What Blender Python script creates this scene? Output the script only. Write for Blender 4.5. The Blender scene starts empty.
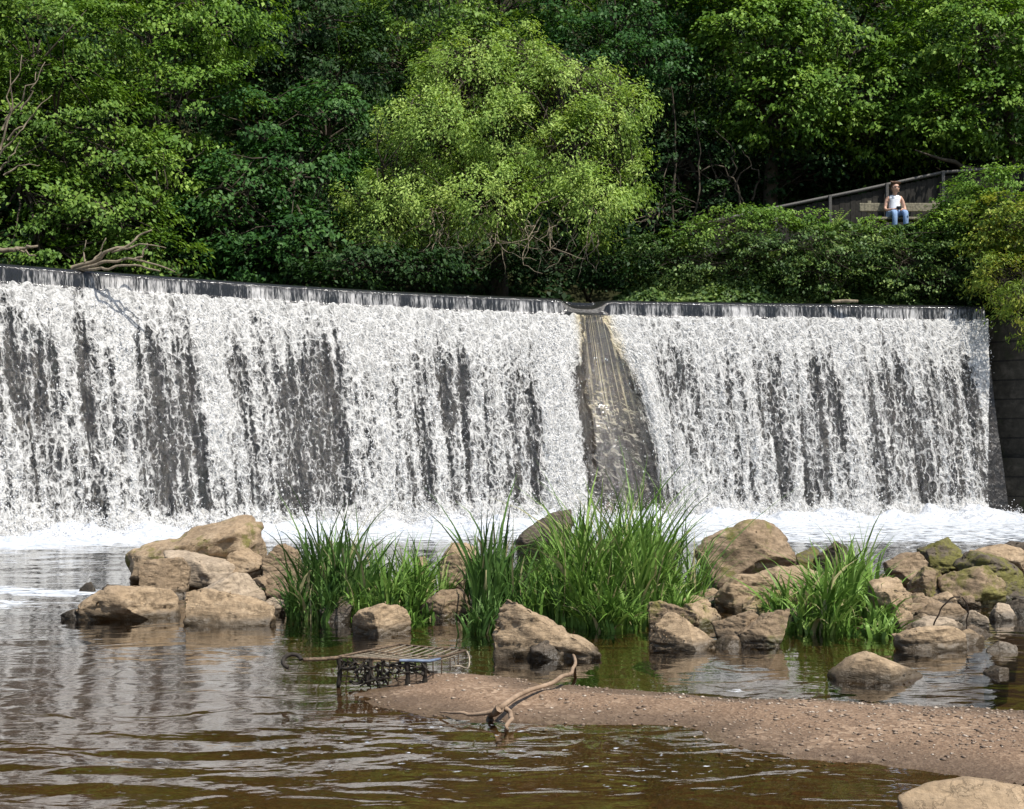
import bpy, bmesh, math, random
import numpy as np
from mathutils import Vector

R = math.radians
rng = np.random.default_rng(7)
random.seed(7)
scn = bpy.context.scene
COL = scn.collection

# ------------------------------------------------------------------ camera maths
F, CX, HY, HC = 1300.0, 512.0, 448.0, 1.46      # focal (px), centre, horizon row, eye height
HW = 4.57                                       # weir crest height

def P(px, py, Y):
    return np.array([(px - CX) / F * Y, Y, HC - (py - HY) / F * Y])

def G(px, py, z=0.0):
    Y = F * (HC - z) / (py - HY)
    return P(px, py, Y)

# ------------------------------------------------------------------ noise
def _hash(ix, iy, iz, seed):
    h = (ix.astype(np.int64) * 374761393 + iy.astype(np.int64) * 668265263 + iz.astype(np.int64) * 2147483647 + seed * 1274126177) & 0xFFFFFFFF
    h = ((h ^ (h >> 13)) * 1274126177) & 0xFFFFFFFF
    h = h ^ (h >> 16)
    return (h & 0xFFFFFF).astype(np.float64) / float(0xFFFFFF)

def vnoise(x, y, z=0.0, seed=0):
    x = np.asarray(x, float); y = np.asarray(y, float) + 0 * x; z = np.asarray(z, float) + 0 * x
    xi, yi, zi = np.floor(x), np.floor(y), np.floor(z)
    fx, fy, fz = x - xi, y - yi, z - zi
    fx = fx * fx * (3 - 2 * fx); fy = fy * fy * (3 - 2 * fy); fz = fz * fz * (3 - 2 * fz)
    r = 0
    for dx in (0, 1):
        wx = fx if dx else 1 - fx
        for dy in (0, 1):
            wy = fy if dy else 1 - fy
            for dz in (0, 1):
                wz = fz if dz else 1 - fz
                r = r + wx * wy * wz * _hash(xi + dx, yi + dy, zi + dz, seed)
    return r

def fbm(x, y, z=0.0, oct=4, seed=0):
    a, s, t = 0.5, 0.0, 0.0
    k = 1.0
    for o in range(oct):
        s = s + a * vnoise(np.asarray(x) * k + 13.7 * o, np.asarray(y) * k + 7.1 * o, np.asarray(z) * k + 3.3 * o, seed + o)
        t += a; a *= 0.5; k *= 2.03
    return s / t

def sst(x, a, b):
    t = np.clip((np.asarray(x, float) - a) / (b - a), 0, 1)
    return t * t * (3 - 2 * t)

def poly_sd(x, y, poly):
    """signed distance to a polygon, positive inside"""
    x = np.asarray(x); y = np.asarray(y)
    d = np.full(x.shape, 1e9); inside = np.zeros(x.shape, bool)
    n = len(poly)
    for i in range(n):
        ax, ay = poly[i]; bx, by = poly[(i + 1) % n]
        ex, ey = bx - ax, by - ay
        t = np.clip(((x - ax) * ex + (y - ay) * ey) / (ex * ex + ey * ey + 1e-12), 0, 1)
        d = np.minimum(d, np.hypot(x - ax - t * ex, y - ay - t * ey))
        c = ((ay > y) != (by > y)) & (x < (bx - ax) * (y - ay) / (by - ay + 1e-12) + ax)
        inside ^= c
    return np.where(inside, d, -d)

# ------------------------------------------------------------------ object helpers
def tag(o, label=None, cat=None, group=None, kind=None):
    if label: o['label'] = label
    if cat: o['category'] = cat
    if group: o['group'] = group
    if kind: o['kind'] = kind
    return o

def empty(name, loc):
    o = bpy.data.objects.new(name, None); COL.objects.link(o)
    o.location = tuple(loc); o.empty_display_size = 0.2
    return o

def link(name, me, mat=None, parent=None):
    o = bpy.data.objects.new(name, me); COL.objects.link(o)
    if mat: me.materials.append(mat)
    if parent is not None:
        o.parent = parent
        o.location = -Vector(parent.location)       # meshes are made in world space
    return o

def mesh_np(name, V, Fc, mat=None, parent=None, smooth=False, fattr=None, vattr=None, uv=None):
    V = np.ascontiguousarray(V, np.float32); Fc = np.asarray(Fc, np.int32)
    k = Fc.shape[1]
    me = bpy.data.meshes.new(name)
    me.vertices.add(len(V)); me.vertices.foreach_set('co', V.ravel())
    me.loops.add(Fc.size); me.loops.foreach_set('vertex_index', np.ascontiguousarray(Fc).ravel())
    me.polygons.add(len(Fc))
    me.polygons.foreach_set('loop_start', np.arange(0, Fc.size, k, dtype=np.int32))
    me.polygons.foreach_set('loop_total', np.full(len(Fc), k, np.int32))
    if smooth:
        me.polygons.foreach_set('use_smooth', np.ones(len(Fc), bool))
    for nm, a in (fattr or {}).items():
        at = me.attributes.new(nm, 'FLOAT', 'FACE'); at.data.foreach_set('value', np.ascontiguousarray(a, np.float32))
    for nm, a in (vattr or {}).items():
        at = me.attributes.new(nm, 'FLOAT', 'POINT'); at.data.foreach_set('value', np.ascontiguousarray(a, np.float32))
    if uv is not None:
        l = me.uv_layers.new(name='UVMap')
        l.data.foreach_set('uv', np.ascontiguousarray(uv[Fc.ravel()], np.float32).ravel())
    me.update(calc_edges=True); me.validate()
    return link(name, me, mat, parent)

def grid_faces(nu, nv):
    i = np.arange(nu * nv).reshape(nu, nv)
    return np.stack([i[:-1, :-1].ravel(), i[1:, :-1].ravel(), i[1:, 1:].ravel(), i[:-1, 1:].ravel()], 1)

def tubes(paths, sides=6):
    """paths: list of (pts Nx3, radii N) -> one vertex/quads array"""
    VV, FF, off = [], [], 0
    for pts, rad in paths:
        pts = np.asarray(pts, float); n = len(pts); rad = np.broadcast_to(np.asarray(rad, float), (n,))
        tg = np.gradient(pts, axis=0); tg /= np.linalg.norm(tg, axis=1)[:, None] + 1e-9
        ref = np.array([0.13, 0.2, 0.97]) if abs(tg[0][2]) < 0.9 else np.array([0.97, 0.2, 0.1])
        a = np.cross(tg, ref); a /= np.linalg.norm(a, axis=1)[:, None] + 1e-9
        b = np.cross(tg, a)
        th = np.arange(sides) * 2 * np.pi / sides
        ring = pts[:, None, :] + rad[:, None, None] * (np.cos(th)[None, :, None] * a[:, None, :] + np.sin(th)[None, :, None] * b[:, None, :])
        VV.append(ring.reshape(-1, 3))
        i = np.arange(n * sides).reshape(n, sides) + off
        j = np.roll(i, -1, 1)
        FF.append(np.stack([i[:-1].ravel(), j[:-1].ravel(), j[1:].ravel(), i[1:].ravel()], 1))
        # end caps (degenerate-free: quad fans for even sides)
        for row in (i[0], i[-1]):
            for q in range(1, sides - 2, 2):
                FF.append(np.array([[row[0], row[q], row[q + 1], row[(q + 2) % sides]]]))
        off += n * sides
    return np.concatenate(VV), np.concatenate(FF)

def smooth_path(pts, n=24, wob=0.0, seed=0):
    pts = np.asarray(pts, float)
    t = np.r_[0, np.cumsum(np.linalg.norm(np.diff(pts, axis=0), axis=1))]; t /= t[-1]
    m = len(pts); s = np.linspace(0, 1, n)
    tan = np.gradient(pts, t, axis=0)
    k = np.clip(np.searchsorted(t, s, 'right') - 1, 0, m - 2)
    h = (t[k + 1] - t[k]); u = ((s - t[k]) / h)[:, None]; h = h[:, None]
    out = (2*u**3-3*u**2+1)*pts[k] + (u**3-2*u**2+u)*h*tan[k] + (-2*u**3+3*u**2)*pts[k+1] + (u**3-u**2)*h*tan[k+1]
    if wob:
        for c in range(3):
            out[:, c] += wob * (vnoise(s * 9 + c * 31, seed * 5.3 + 0 * s, seed=seed) - 0.5) * 2 * np.sin(np.pi * np.clip(s, 0, 1))
    return out

def bm_obj(name, bm, mat, parent=None, smooth=False):
    me = bpy.data.meshes.new(name); bm.to_mesh(me); bm.free()
    if smooth:
        for p in me.polygons: p.use_smooth = True
    return link(name, me, mat, parent)

def bm_box(bm, c, size, rz=0.0, ry=0.0, bevel=0.0):
    from mathutils import Matrix
    r = bmesh.ops.create_cube(bm, size=1.0)
    vs = r['verts']
    bmesh.ops.scale(bm, vec=size, verts=vs)
    if bevel:
        es = list({e for v in vs for e in v.link_edges})
        rb = bmesh.ops.bevel(bm, geom=es, offset=bevel, segments=1, affect='EDGES', profile=0.5)
        vs = list({v for f in rb['faces'] for v in f.verts} | {v for v in vs if v.is_valid})
    M = Matrix.Translation(c) @ Matrix.Rotation(rz, 4, 'Z') @ Matrix.Rotation(ry, 4, 'Y')
    bmesh.ops.transform(bm, matrix=M, verts=vs)

# ------------------------------------------------------------------ material helpers
class NT:
    def __init__(s, name):
        s.m = bpy.data.materials.new(name); s.m.use_nodes = True
        s.t = s.m.node_tree; s.t.nodes.clear()
        s.out = s.t.nodes.new('ShaderNodeOutputMaterial')
    def n(s, typ, **kw):
        nd = s.t.nodes.new(typ)
        for k, v in kw.items():
            if k.startswith('i_'):
                nd.inputs[k[2:].replace('_', ' ')].default_value = v
            else:
                setattr(nd, k, v)
        return nd
    def l(s, a, b): s.t.links.new(a, b)
    def math(s, op, a, b=None, c=None, clamp=False):
        nd = s.t.nodes.new('ShaderNodeMath'); nd.operation = op; nd.use_clamp = clamp
        for i, v in enumerate((a, b, c)):
            if v is None: continue
            if isinstance(v, (int, float)): nd.inputs[i].default_value = v
            else: s.l(v, nd.inputs[i])
        return nd.outputs[0]
    def mapr(s, v, a, b, c=0.0, d=1.0, smooth=True):
        nd = s.t.nodes.new('ShaderNodeMapRange')
        nd.interpolation_type = 'SMOOTHSTEP' if smooth else 'LINEAR'
        s.l(v, nd.inputs['Value'])
        for k, x in (('From Min', a), ('From Max', b), ('To Min', c), ('To Max', d)): nd.inputs[k].default_value = x
        return nd.outputs[0]
    def ramp(s, v, stops):
        nd = s.t.nodes.new('ShaderNodeValToRGB'); el = nd.color_ramp.elements
        while len(el) < len(stops): el.new(0.5)
        for e, (p, c) in zip(el, stops): e.position = p; e.color = (*c, 1)
        s.l(v, nd.inputs[0]); return nd.outputs[0]
    def mix(s, f, a, b, mode='MIX'):
        nd = s.t.nodes.new('ShaderNodeMix'); nd.data_type = 'RGBA'; nd.blend_type = mode
        for sk, v in ((nd.inputs[0], f), (nd.inputs[6], a), (nd.inputs[7], b)):
            if isinstance(v, (int, float)): sk.default_value = v
            elif isinstance(v, tuple): sk.default_value = (*v, 1)
            else: s.l(v, sk)
        return nd.outputs[2]
    def noise(s, vec, scale, detail=4, rough=0.55, dist=0.0):
        nd = s.t.nodes.new('ShaderNodeTexNoise'); nd.inputs['Scale'].default_value = scale
        nd.inputs['Detail'].default_value = detail; nd.inputs['Roughness'].default_value = rough
        nd.inputs['Distortion'].default_value = dist
        if vec is not None: s.l(vec, nd.inputs['Vector'])
        return nd
    def mapping(s, vec, scale=(1, 1, 1), loc=(0, 0, 0)):
        nd = s.t.nodes.new('ShaderNodeMapping'); nd.inputs['Scale'].default_value = scale; nd.inputs['Location'].default_value = loc
        s.l(vec, nd.inputs['Vector']); return nd.outputs[0]
    def bump(s, h, strength=0.5, dist=0.02):
        nd = s.t.nodes.new('ShaderNodeBump'); nd.inputs['Strength'].default_value = strength; nd.inputs['Distance'].default_value = dist
        s.l(h, nd.inputs['Height']); return nd.outputs[0]
    def pbr(s, col, rough=0.7, normal=None, spec=0.4, metal=0.0):
        b = s.t.nodes.new('ShaderNodeBsdfPrincipled')
        for k, v in (('Base Color', col), ('Roughness', rough), ('Specular IOR Level', spec), ('Metallic', metal)):
            if isinstance(v, (int, float)): b.inputs[k].default_value = v
            elif isinstance(v, tuple): b.inputs[k].default_value = (*v, 1)
            else: s.l(v, b.inputs[k])
        if normal is not None: s.l(normal, b.inputs['Normal'])
        return b.outputs[0]
    def done(s, sh):
        s.l(sh, s.out.inputs[0]); return s.m

def m_leaf(name, dark, mid, light, trans=0.3, gloss=0.05):
    t = NT(name)
    a = t.n('ShaderNodeAttribute', attribute_name='rnd')
    c = t.ramp(a.outputs['Fac'], [(0.0, dark), (0.5, mid), (1.0, light)])
    d = t.n('ShaderNodeBsdfDiffuse'); t.l(c, d.inputs[0])
    tr = t.n('ShaderNodeBsdfTranslucent'); t.l(t.mix(1.0, c, (1.0, 1.05, 0.45), 'MULTIPLY'), tr.inputs[0])
    mx = t.n('ShaderNodeMixShader'); mx.inputs[0].default_value = trans
    t.l(d.outputs[0], mx.inputs[1]); t.l(tr.outputs[0], mx.inputs[2])
    g = t.n('ShaderNodeBsdfGlossy'); g.inputs['Roughness'].default_value = 0.5; t.l(t.mix(0.35, t.mix(1.0, c, (3.0, 3.0, 3.0), 'MULTIPLY'), (1, 1, 1)), g.inputs['Color'])
    m2 = t.n('ShaderNodeMixShader'); m2.inputs[0].default_value = gloss * .6
    t.l(mx.outputs[0], m2.inputs[1]); t.l(g.outputs[0], m2.inputs[2])
    return t.done(m2.outputs[0])

def m_bark(name, a, b, scale=8):
    t = NT(name)
    g = t.n('ShaderNodeNewGeometry')
    v = t.mapping(g.outputs['Position'], (1, 1, 0.25))
    n = t.noise(v, scale, 6, 0.65)
    c = t.ramp(n.outputs[0], [(0.3, a), (0.7, b)])
    return t.done(t.pbr(c, 0.9, t.bump(n.outputs[0], 0.7, 0.02), 0.2))

def m_simple(name, col, rough=0.6, scale=20, var=0.35, metal=0.0, bump=0.2):
    t = NT(name)
    g = t.n('ShaderNodeTexCoord')
    n = t.noise(g.outputs['Object'], scale, 5)
    c = t.mix(t.mapr(n.outputs[0], 0.3, 0.7), tuple(x * (1 - var) for x in col), tuple(min(1, x * (1 + var)) for x in col))
    return t.done(t.pbr(c, rough, t.bump(n.outputs[0], bump, 0.01), 0.4, metal))

# ------------------------------------------------------------------ crest line
_px = [-420, -260, -120, 0, 100, 200, 300, 400, 500, 560, 597, 640, 720, 850, 985, 1010]
_py = [224, 238, 251, 262, 270, 277.5, 284.5, 290.5, 295, 297.5, 299, 300, 301.2, 303, 305, 305.3]
_Y = F * (HW - HC) / (HY - np.array(_py, float))
_X = (np.array(_px) - CX) / F * _Y
cp = smooth_path(np.stack([_X, _Y, 0 * _X], 1), 400)[:, :2]
cl = np.r_[0, np.cumsum(np.hypot(*np.diff(cp, axis=0).T))]
LU = cl[-1]
NU = 900
U = np.linspace(0, LU, NU)
cx, cy = np.interp(U, cl, cp[:, 0]), np.interp(U, cl, cp[:, 1])
def _gs(a, w):
    k = np.exp(-0.5 * (np.arange(-3 * w, 3 * w + 1) / w) ** 2); k /= k.sum()
    return np.convolve(np.pad(a, 3 * w, mode='reflect', reflect_type='odd'), k, 'valid')
cx, cy = _gs(cx, 8), _gs(cy, 8)
tx, ty = np.gradient(cx), np.gradient(cy)
tl = np.hypot(tx, ty); tx /= tl; ty /= tl
nx, ny = _gs(ty, 20), _gs(-tx, 20)
crest_px = CX + F * cx / cy
def u_at(px): return float(np.interp(px, crest_px, U))
def YC(X): return np.interp(X, cx, cy)
U_END = u_at(984)
U0 = u_at(582)          # the notch

# ------------------------------------------------------------------ world, sun, camera
SUN = Vector((0.46, -0.38, 0)).normalized() * math.cos(R(60)) + Vector((0, 0, math.sin(R(60))))
w = bpy.data.worlds.new('World'); scn.world = w; w.use_nodes = True
wt = w.node_tree; wt.nodes.clear()
sky = wt.nodes.new('ShaderNodeTexSky'); sky.sky_type = 'NISHITA'; sky.sun_disc = False
sky.sun_elevation = R(60); sky.sun_rotation = math.atan2(SUN.x, SUN.y)
sky.air_density = 1.2; sky.dust_density = 1.5
bg = wt.nodes.new('ShaderNodeBackground'); bg.inputs[1].default_value = 0.11
wo = wt.nodes.new('ShaderNodeOutputWorld')
wt.links.new(sky.outputs[0], bg.inputs[0]); wt.links.new(bg.outputs[0], wo.inputs[0])
sl = bpy.data.lights.new('sun', 'SUN'); sl.energy = 4.6; sl.angle = R(0.53); sl.color = (1.0, 0.955, 0.88)
so = bpy.data.objects.new('sun', sl); COL.objects.link(so)
so.rotation_euler = (-SUN).to_track_quat('-Z', 'Y').to_euler()

cam = bpy.data.cameras.new('camera'); co = bpy.data.objects.new('camera', cam); COL.objects.link(co)
co.location = (0, 0, HC); co.rotation_euler = (R(90), 0, 0)
cam.sensor_fit = 'HORIZONTAL'; cam.sensor_width = 36.0; cam.lens = 36.0 * F / 1024
cam.shift_y = (HY - 404.5) / 1024; cam.clip_end = 2000; cam.clip_start = 0.1
scn.camera = co

scn.view_settings.view_transform = 'Standard'; scn.view_settings.look = 'None'
scn.view_settings.exposure = 0.42; scn.view_settings.gamma = 1.0
scn.render.engine = 'CYCLES'
cy_ = scn.cycles
cy_.max_bounces = 6; cy_.diffuse_bounces = 2; cy_.glossy_bounces = 3; cy_.transmission_bounces = 4; cy_.transparent_max_bounces = 10
cy_.caustics_reflective = False; cy_.caustics_refractive = False
cy_.use_denoising = True
try: cy_.denoiser = 'OPENIMAGEDENOISE'
except Exception: pass
cy_.sample_clamp_indirect = 6.0

# ------------------------------------------------------------------ riverbed (one big sheet)
BAR = [G(x, y, 0.03)[:2] for x, y in [(396, 672), (430, 668), (480, 672), (560, 682), (680, 690), (800, 696), (900, 700), (1040, 708), (1250, 735),
       (1250, 830), (1040, 783), (960, 768), (880, 757), (800, 748), (740, 739), (690, 725), (640, 717), (560, 715), (480, 713), (420, 708), (370, 698), (350, 690)]]
ISL = [G(x, y)[:2] for x, y in [(105, 612), (190, 622), (270, 620), (330, 620), (430, 632), (500, 640), (590, 652), (660, 645), (715, 640), (760, 642), (900, 648), (970, 640), (1030, 618), (1250, 640),
       (1250, 566), (1030, 563), (950, 568), (870, 575), (780, 578), (690, 585), (560, 566), (440, 578), (270, 575), (128, 588)]]
def bed_h(x, y):
    n1 = fbm(x * 1.1, y * 1.1, 0, 4, 11) - 0.5
    n2 = fbm(x * 5, y * 5, 0, 4, 21) - 0.5
    h = -0.24 + 0.16 * n1 + 0.05 * n2
    h = h - 0.5 * sst(y, 14.5, 18)
    sb = poly_sd(x, y, BAR) + 0.25 * (fbm(x * 2.2, y * 2.2, 0, 3, 5) - 0.5)
    hb = np.clip(0.004 + 0.10 * sb, -0.4, 0.055) + 0.035 * n2 + 0.03 * n1
    k = sst(sb, -1.0, 0.05); h = h * (1 - k) + hb * k
    si = poly_sd(x, y, ISL) + 0.5 * n1
    hi = np.clip(-0.16 + 0.16 * si, -0.4, -0.02) + 0.10 * n2
    k = sst(si, -0.5, 0.0); h = np.maximum(h, h * (1 - k) + hi * k)
    h = h + 3.0 * sst(x, -15, -30) * (y < 60)          # far left bank, out of frame
    return h
xs = np.unique(np.r_[-220, -120, -70, -45, -32, np.linspace(-24, -7, 40), np.linspace(-7, 10.8, 420), np.linspace(10.8, 16, 16), 24, 40, 70, 120, 220])
ys = np.unique(np.r_[-200, -120, -70, -40, -20, -8, np.linspace(-2, 4, 20), np.linspace(4, 15.5, 330), np.linspace(15.5, 30, 40), 45, 80, 140, 220])
gx, gy = np.meshgrid(xs, ys, indexing='ij')
bz = bed_h(gx, gy)

t = NT('riverbed_gravel')
g = t.n('ShaderNodeNewGeometry'); pos = g.outputs['Position']
sep = t.n('ShaderNodeSeparateXYZ'); t.l(pos, sep.inputs[0])
vo = t.n('ShaderNodeTexVoronoi', i_Scale=38.0); t.l(pos, vo.inputs['Vector'])
vo2 = t.n('ShaderNodeTexVoronoi', i_Scale=95.0); t.l(pos, vo2.inputs['Vector'])
n1 = t.noise(pos, 1.4, 5, 0.6); n2 = t.noise(pos, 60, 3, 0.6)
stone = t.ramp(vo.outputs['Color'], [(0.0, (0.10, 0.072, 0.05)), (0.5, (0.23, 0.17, 0.12)), (1.0, (0.44, 0.36, 0.28))])
fine = t.ramp(vo2.outputs['Color'], [(0.0, (0.10, 0.070, 0.05)), (0.6, (0.205, 0.150, 0.105)), (1.0, (0.34, 0.27, 0.205))])
dry = t.mix(t.mapr(n1.outputs[0], 0.42, 0.6), fine, stone)
dry = t.mix(t.mapr(n2.outputs[0], 0.3, 0.7, 0.0, 0.35), dry, (0.13, 0.085, 0.06))
alg = t.noise(pos, 2.3, 5, 0.6)
wetc = t.mix(t.mapr(alg.outputs[0], 0.4, 0.6), (0.135, 0.100, 0.056), (0.105, 0.105, 0.042))
wetc = t.mix(0.4, wetc, t.mix(1.0, stone, (0.60, 0.46, 0.28), 'MULTIPLY'))
under = t.mapr(sep.outputs[2], -0.05, 0.022)
col = t.mix(under, wetc, dry)
hh = t.math('ADD', vo.outputs['Distance'], t.math('MULTIPLY', vo2.outputs['Distance'], 0.5))
col = t.mix(1.0, col, (1.0, 0.90, 0.80), 'MULTIPLY')
damp = t.mapr(t.math('ADD', sep.outputs[2], t.math('MULTIPLY', t.math('SUBTRACT', n1.outputs[0], .5), .06)), .015, .05, .55, 0)
col = t.mix(damp, col, (0.055, 0.038, 0.024))
mat_bed = t.done(t.pbr(col, t.mapr(sep.outputs[2], 0.0, 0.04, 0.35, 0.9), t.bump(hh, 0.6, 0.009), 0.3))
bed = mesh_np('riverbed', np.stack([gx.ravel(), gy.ravel(), bz.ravel()], 1), grid_faces(len(xs), len(ys)), mat_bed, None, True)
tag(bed, 'brown gravel riverbed with a low pinkish bar showing above the water', 'riverbed', kind='structure')

# pebbles lying on the bar and the shallows
def pebbles(n, smin, smax, seed, region):
    r = np.random.default_rng(seed)
    X, Y = region(r, n)
    Z = bed_h(X, Y)
    ok = Z > -0.05
    X, Y, Z = X[ok], Y[ok], Z[ok]; n = len(X)
    s = smin + (smax - smin) * r.random(n) ** 6
    base = np.array([(1, 0, 0), (0, 1, 0), (-1, 0, 0), (0, -1, 0), (0.2, 0.1, 0.7), (-.1, .1, -.6),
                     (.72, .72, .05), (-.7, .7, .1), (-.72, -.68, 0), (.7, -.7, .08)])
    fc = np.array([(0, 6, 4), (6, 1, 4), (1, 7, 4), (7, 2, 4), (2, 8, 4), (8, 3, 4), (3, 9, 4), (9, 0, 4),
                   (6, 0, 5), (1, 6, 5), (7, 1, 5), (2, 7, 5), (8, 2, 5), (3, 8, 5), (9, 3, 5), (0, 9, 5)])
    ang = r.random(n) * 6.28
    sc = np.stack([s * (0.7 + 0.6 * r.random(n)), s * (0.6 + 0.5 * r.random(n)), s * (0.45 + 0.35 * r.random(n))], 1)
    v = base[None] * (1 + 0.35 * (r.random((n, 10, 1)) - 0.5)) * sc[:, None, :]
    c, q = np.cos(ang)[:, None], np.sin(ang)[:, None]
    v = np.stack([v[..., 0] * c - v[..., 1] * q, v[..., 0] * q + v[..., 1] * c, v[..., 2]], -1)
    v += np.stack([X, Y, Z + s * 0.12], 1)[:, None, :]
    f = (fc[None] + (np.arange(n) * 10)[:, None, None]).reshape(-1, 3)
    return v.reshape(-1, 3), f, np.repeat(r.random(n), 16)
def reg_bar(r, n):
    u = r.random(n)
    X = -1.3 + u ** .5 * 6.2; Y = 6.0 + r.random(n) * 3.2
    return X, Y
def reg_isl(r, n):
    return -4 + r.random(n) * 11, 9 + r.random(n) * 6
t = NT('pebble')
a = t.n('ShaderNodeAttribute', attribute_name='rnd')
g = t.n('ShaderNodeNewGeometry'); n = t.noise(g.outputs['Position'], 120, 3)
c = t.ramp(a.outputs['Fac'], [(0.0, (0.10, 0.07, 0.05)), (0.45, (0.24, 0.178, 0.128)), (0.8, (0.38, 0.30, 0.225)), (1.0, (0.54, 0.47, 0.39))])
mat_peb = t.done(t.pbr(t.mix(t.mapr(n.outputs[0], .35, .7, 0, .5), c, (0.16, 0.11, 0.08)), 0.8, None, 0.3))
v1, f1, r1 = pebbles(26000, 0.003, 0.017, 3, reg_bar)
v2, f2, r2 = pebbles(6000, 0.01, 0.06, 4, reg_isl)
o = mesh_np('pebbles', np.concatenate([v1, v2]), np.concatenate([f1, f2 + len(v1)]), mat_peb, None, True, {'rnd': np.r_[r1, r2]})
tag(o, 'small brown and tan pebbles strewn over the gravel bar', 'pebbles', kind='stuff')

# ------------------------------------------------------------------ river water
xs = np.unique(np.r_[np.linspace(-40, -9, 40), np.linspace(-9, -6, 60), np.linspace(-6, 6, 300), np.linspace(6, 10.34, 50), np.linspace(10.4, 18, 30), 40])
ys = np.unique(np.r_[np.linspace(-30, 3, 20), np.linspace(3, 12, 300), np.linspace(12, 28.3, 170)])
gx, gy = np.meshgrid(xs, ys, indexing='ij')
X, Y = gx.ravel(), gy.ravel()
def crest_n(X, Y):
    """distance downstream of the crest line"""
    out = np.full(X.shape, 99.0)
    sel = np.where(Y > 12)[0]
    pts = np.stack([cx, cy], 1)[::4]
    for c in np.array_split(sel, max(1, len(sel) // 4000)):
        d = np.hypot(X[c][:, None] - pts[None, :, 0], Y[c][:, None] - pts[None, :, 1])
        out[c] = d.min(1) * np.sign(YC(X[c]) - Y[c] + 1e-9)
    return out
dn = crest_n(X, Y)
keep_z = np.where(dn < 0.3, -0.3, 0.0)
pxs, pys = CX + F * X / np.maximum(Y, 1), HY + F * HC / np.maximum(Y, 1)
wx = X + 0.35 * (fbm(X * 0.7, Y * 0.7, 0, 3, 31) - 0.5); wy = Y + 0.5 * (fbm(X * 0.55, Y * 0.9, 0, 3, 33) - 0.5)
calm = 0.25 + 0.75 * sst(-X + 0.9 * (fbm(X, Y, 0, 2, 8) - .5), -0.6, 1.2)              # open water on the X<0 side moves more
z = 0.011 * (fbm(wx * 1.1, wy * 2.6, 0, 3, 41) - 0.5) * calm
# long arcs spreading from the shallows
arc = np.hypot((wx + 1.0) * 0.55, wy - 8.6)
am = np.exp(-((Y - 6.1) / 0.9) ** 2) * sst(-X, -0.2, 0.7)
z += 0.0032 * np.sin(arc * 2 * np.pi / 0.42 + 5 * (fbm(X * .9, Y * 1.3, 0, 2, 58) - .5)) * am * sst(fbm(X * 1.1, Y * 1.6, 0, 2, 59), .36, .62)
z += 0.05 * (fbm(wx * 1.6, wy * 3.0, 0, 4, 51) - 0.5) * sst(Y, 13.5, 16.5)
z += 0.05 * (fbm(X * 2, Y * 3, 0, 4, 52) - 0.4) * sst(-dn, -4.0, -2.2)
cm = np.exp(-((pys - 736) / 26) ** 2 - ((pxs - 440) / 95) ** 2)
z += 0.012 * (fbm(X * 6.5, Y * 9.0, 0, 2, 57) - .5) * cm
foam = 1.0 - sst(dn + 1.3 * (fbm(X * .8, Y * 1.5, 0, 3, 61) - .5), 2.2, 4.6)
foam = np.maximum(foam, 0.66 * (1 - sst(pys + 14 * (fbm(X * .5, Y * 1.2, 0, 3, 63) - .5), 536, 560)))
foam = np.maximum(foam, 0.75 * np.exp(-((pys - 590 - 3 * np.sin(pxs / 40)) / 7.0) ** 2) * sst(-pxs, -190, -60))
foam = np.maximum(foam, 0.62 * np.exp(-((pys - 604) / 9.0) ** 2) * sst(-pxs, -100, -10))
fleck = np.exp(-((pys - 765) / 28) ** 2 - ((pxs - 640) / 170) ** 2) + .8 * np.exp(-((pys - 735) / 26) ** 2 - ((pxs - 440) / 120) ** 2) + .6 * np.exp(-((pys - 765) / 40) ** 2 - ((pxs - 200) / 190) ** 2)  # foam flecks, plus sky glints painted white over the choppy patch
foam = np.maximum(foam, 0.36 * np.exp(-((pys - 762) / 26) ** 2 - ((pxs - 650) / 150) ** 2))
foam = np.maximum(foam, 0.33 * np.exp(-((pys - 738) / 30) ** 2 - ((pxs - 430) / 130) ** 2))  # whitens the choppy patch, painting in its bright sky reflection
foam = np.maximum(foam, 0.50 * np.exp(-((pys - 728 - (pxs - 700) * 0.12) / 3.5) ** 2 - ((pxs - 740) / 70) ** 2))
foam = np.maximum(foam, 0.42 * np.exp(-((pys - 690) / 7) ** 2 - ((pxs - 730) / 60) ** 2))
foam = np.maximum(foam, 0.22 * sst(Y, 13, 15))

t = NT('river_water')
g = t.n('ShaderNodeNewGeometry'); pos = g.outputs['Position']
fa = t.n('ShaderNodeAttribute', attribute_name='foam')
w1 = t.noise(t.mapping(pos, (1.0, 1.7, 1)), 2.0, 2, 0.45, 0.9)
w2 = t.noise(t.mapping(pos, (1.0, 1.8, 1)), 9.0, 2, 0.5, 0.3)
hh = t.math('ADD', w1.outputs[0], t.math('MULTIPLY', w2.outputs[0], 0.12))
nrm = t.bump(hh, 0.45, 0.02)
fr = t.n('ShaderNodeFresnel', i_IOR=1.36); t.l(nrm, fr.inputs['Normal'])
gl = t.n('ShaderNodeBsdfGlossy'); gl.inputs['Roughness'].default_value = 0.03; t.l(nrm, gl.inputs['Normal'])
tp = t.n('ShaderNodeBsdfTransparent'); tp.inputs[0].default_value = (0.80, 0.70, 0.53, 1)
m1 = t.n('ShaderNodeMixShader'); t.l(t.math('MULTIPLY', fr.outputs[0], 1.75, clamp=True), m1.inputs[0]); t.l(tp.outputs[0], m1.inputs[1]); t.l(gl.outputs[0], m1.inputs[2])
fn = t.noise(t.mapping(pos, (1.0, 1.8, 1)), 5.0, 6, 0.62, 0.8)
fm = t.mapr(t.math('ADD', fa.outputs['Fac'], t.math('MULTIPLY', t.math('SUBTRACT', fn.outputs[0], 0.5), 1.35)), 0.47, 0.72)
fk = t.n('ShaderNodeAttribute', attribute_name='fleck')
kn = t.noise(t.mapping(pos, (1, 1.5, 1)), 13, 3, .6, .3)
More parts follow.
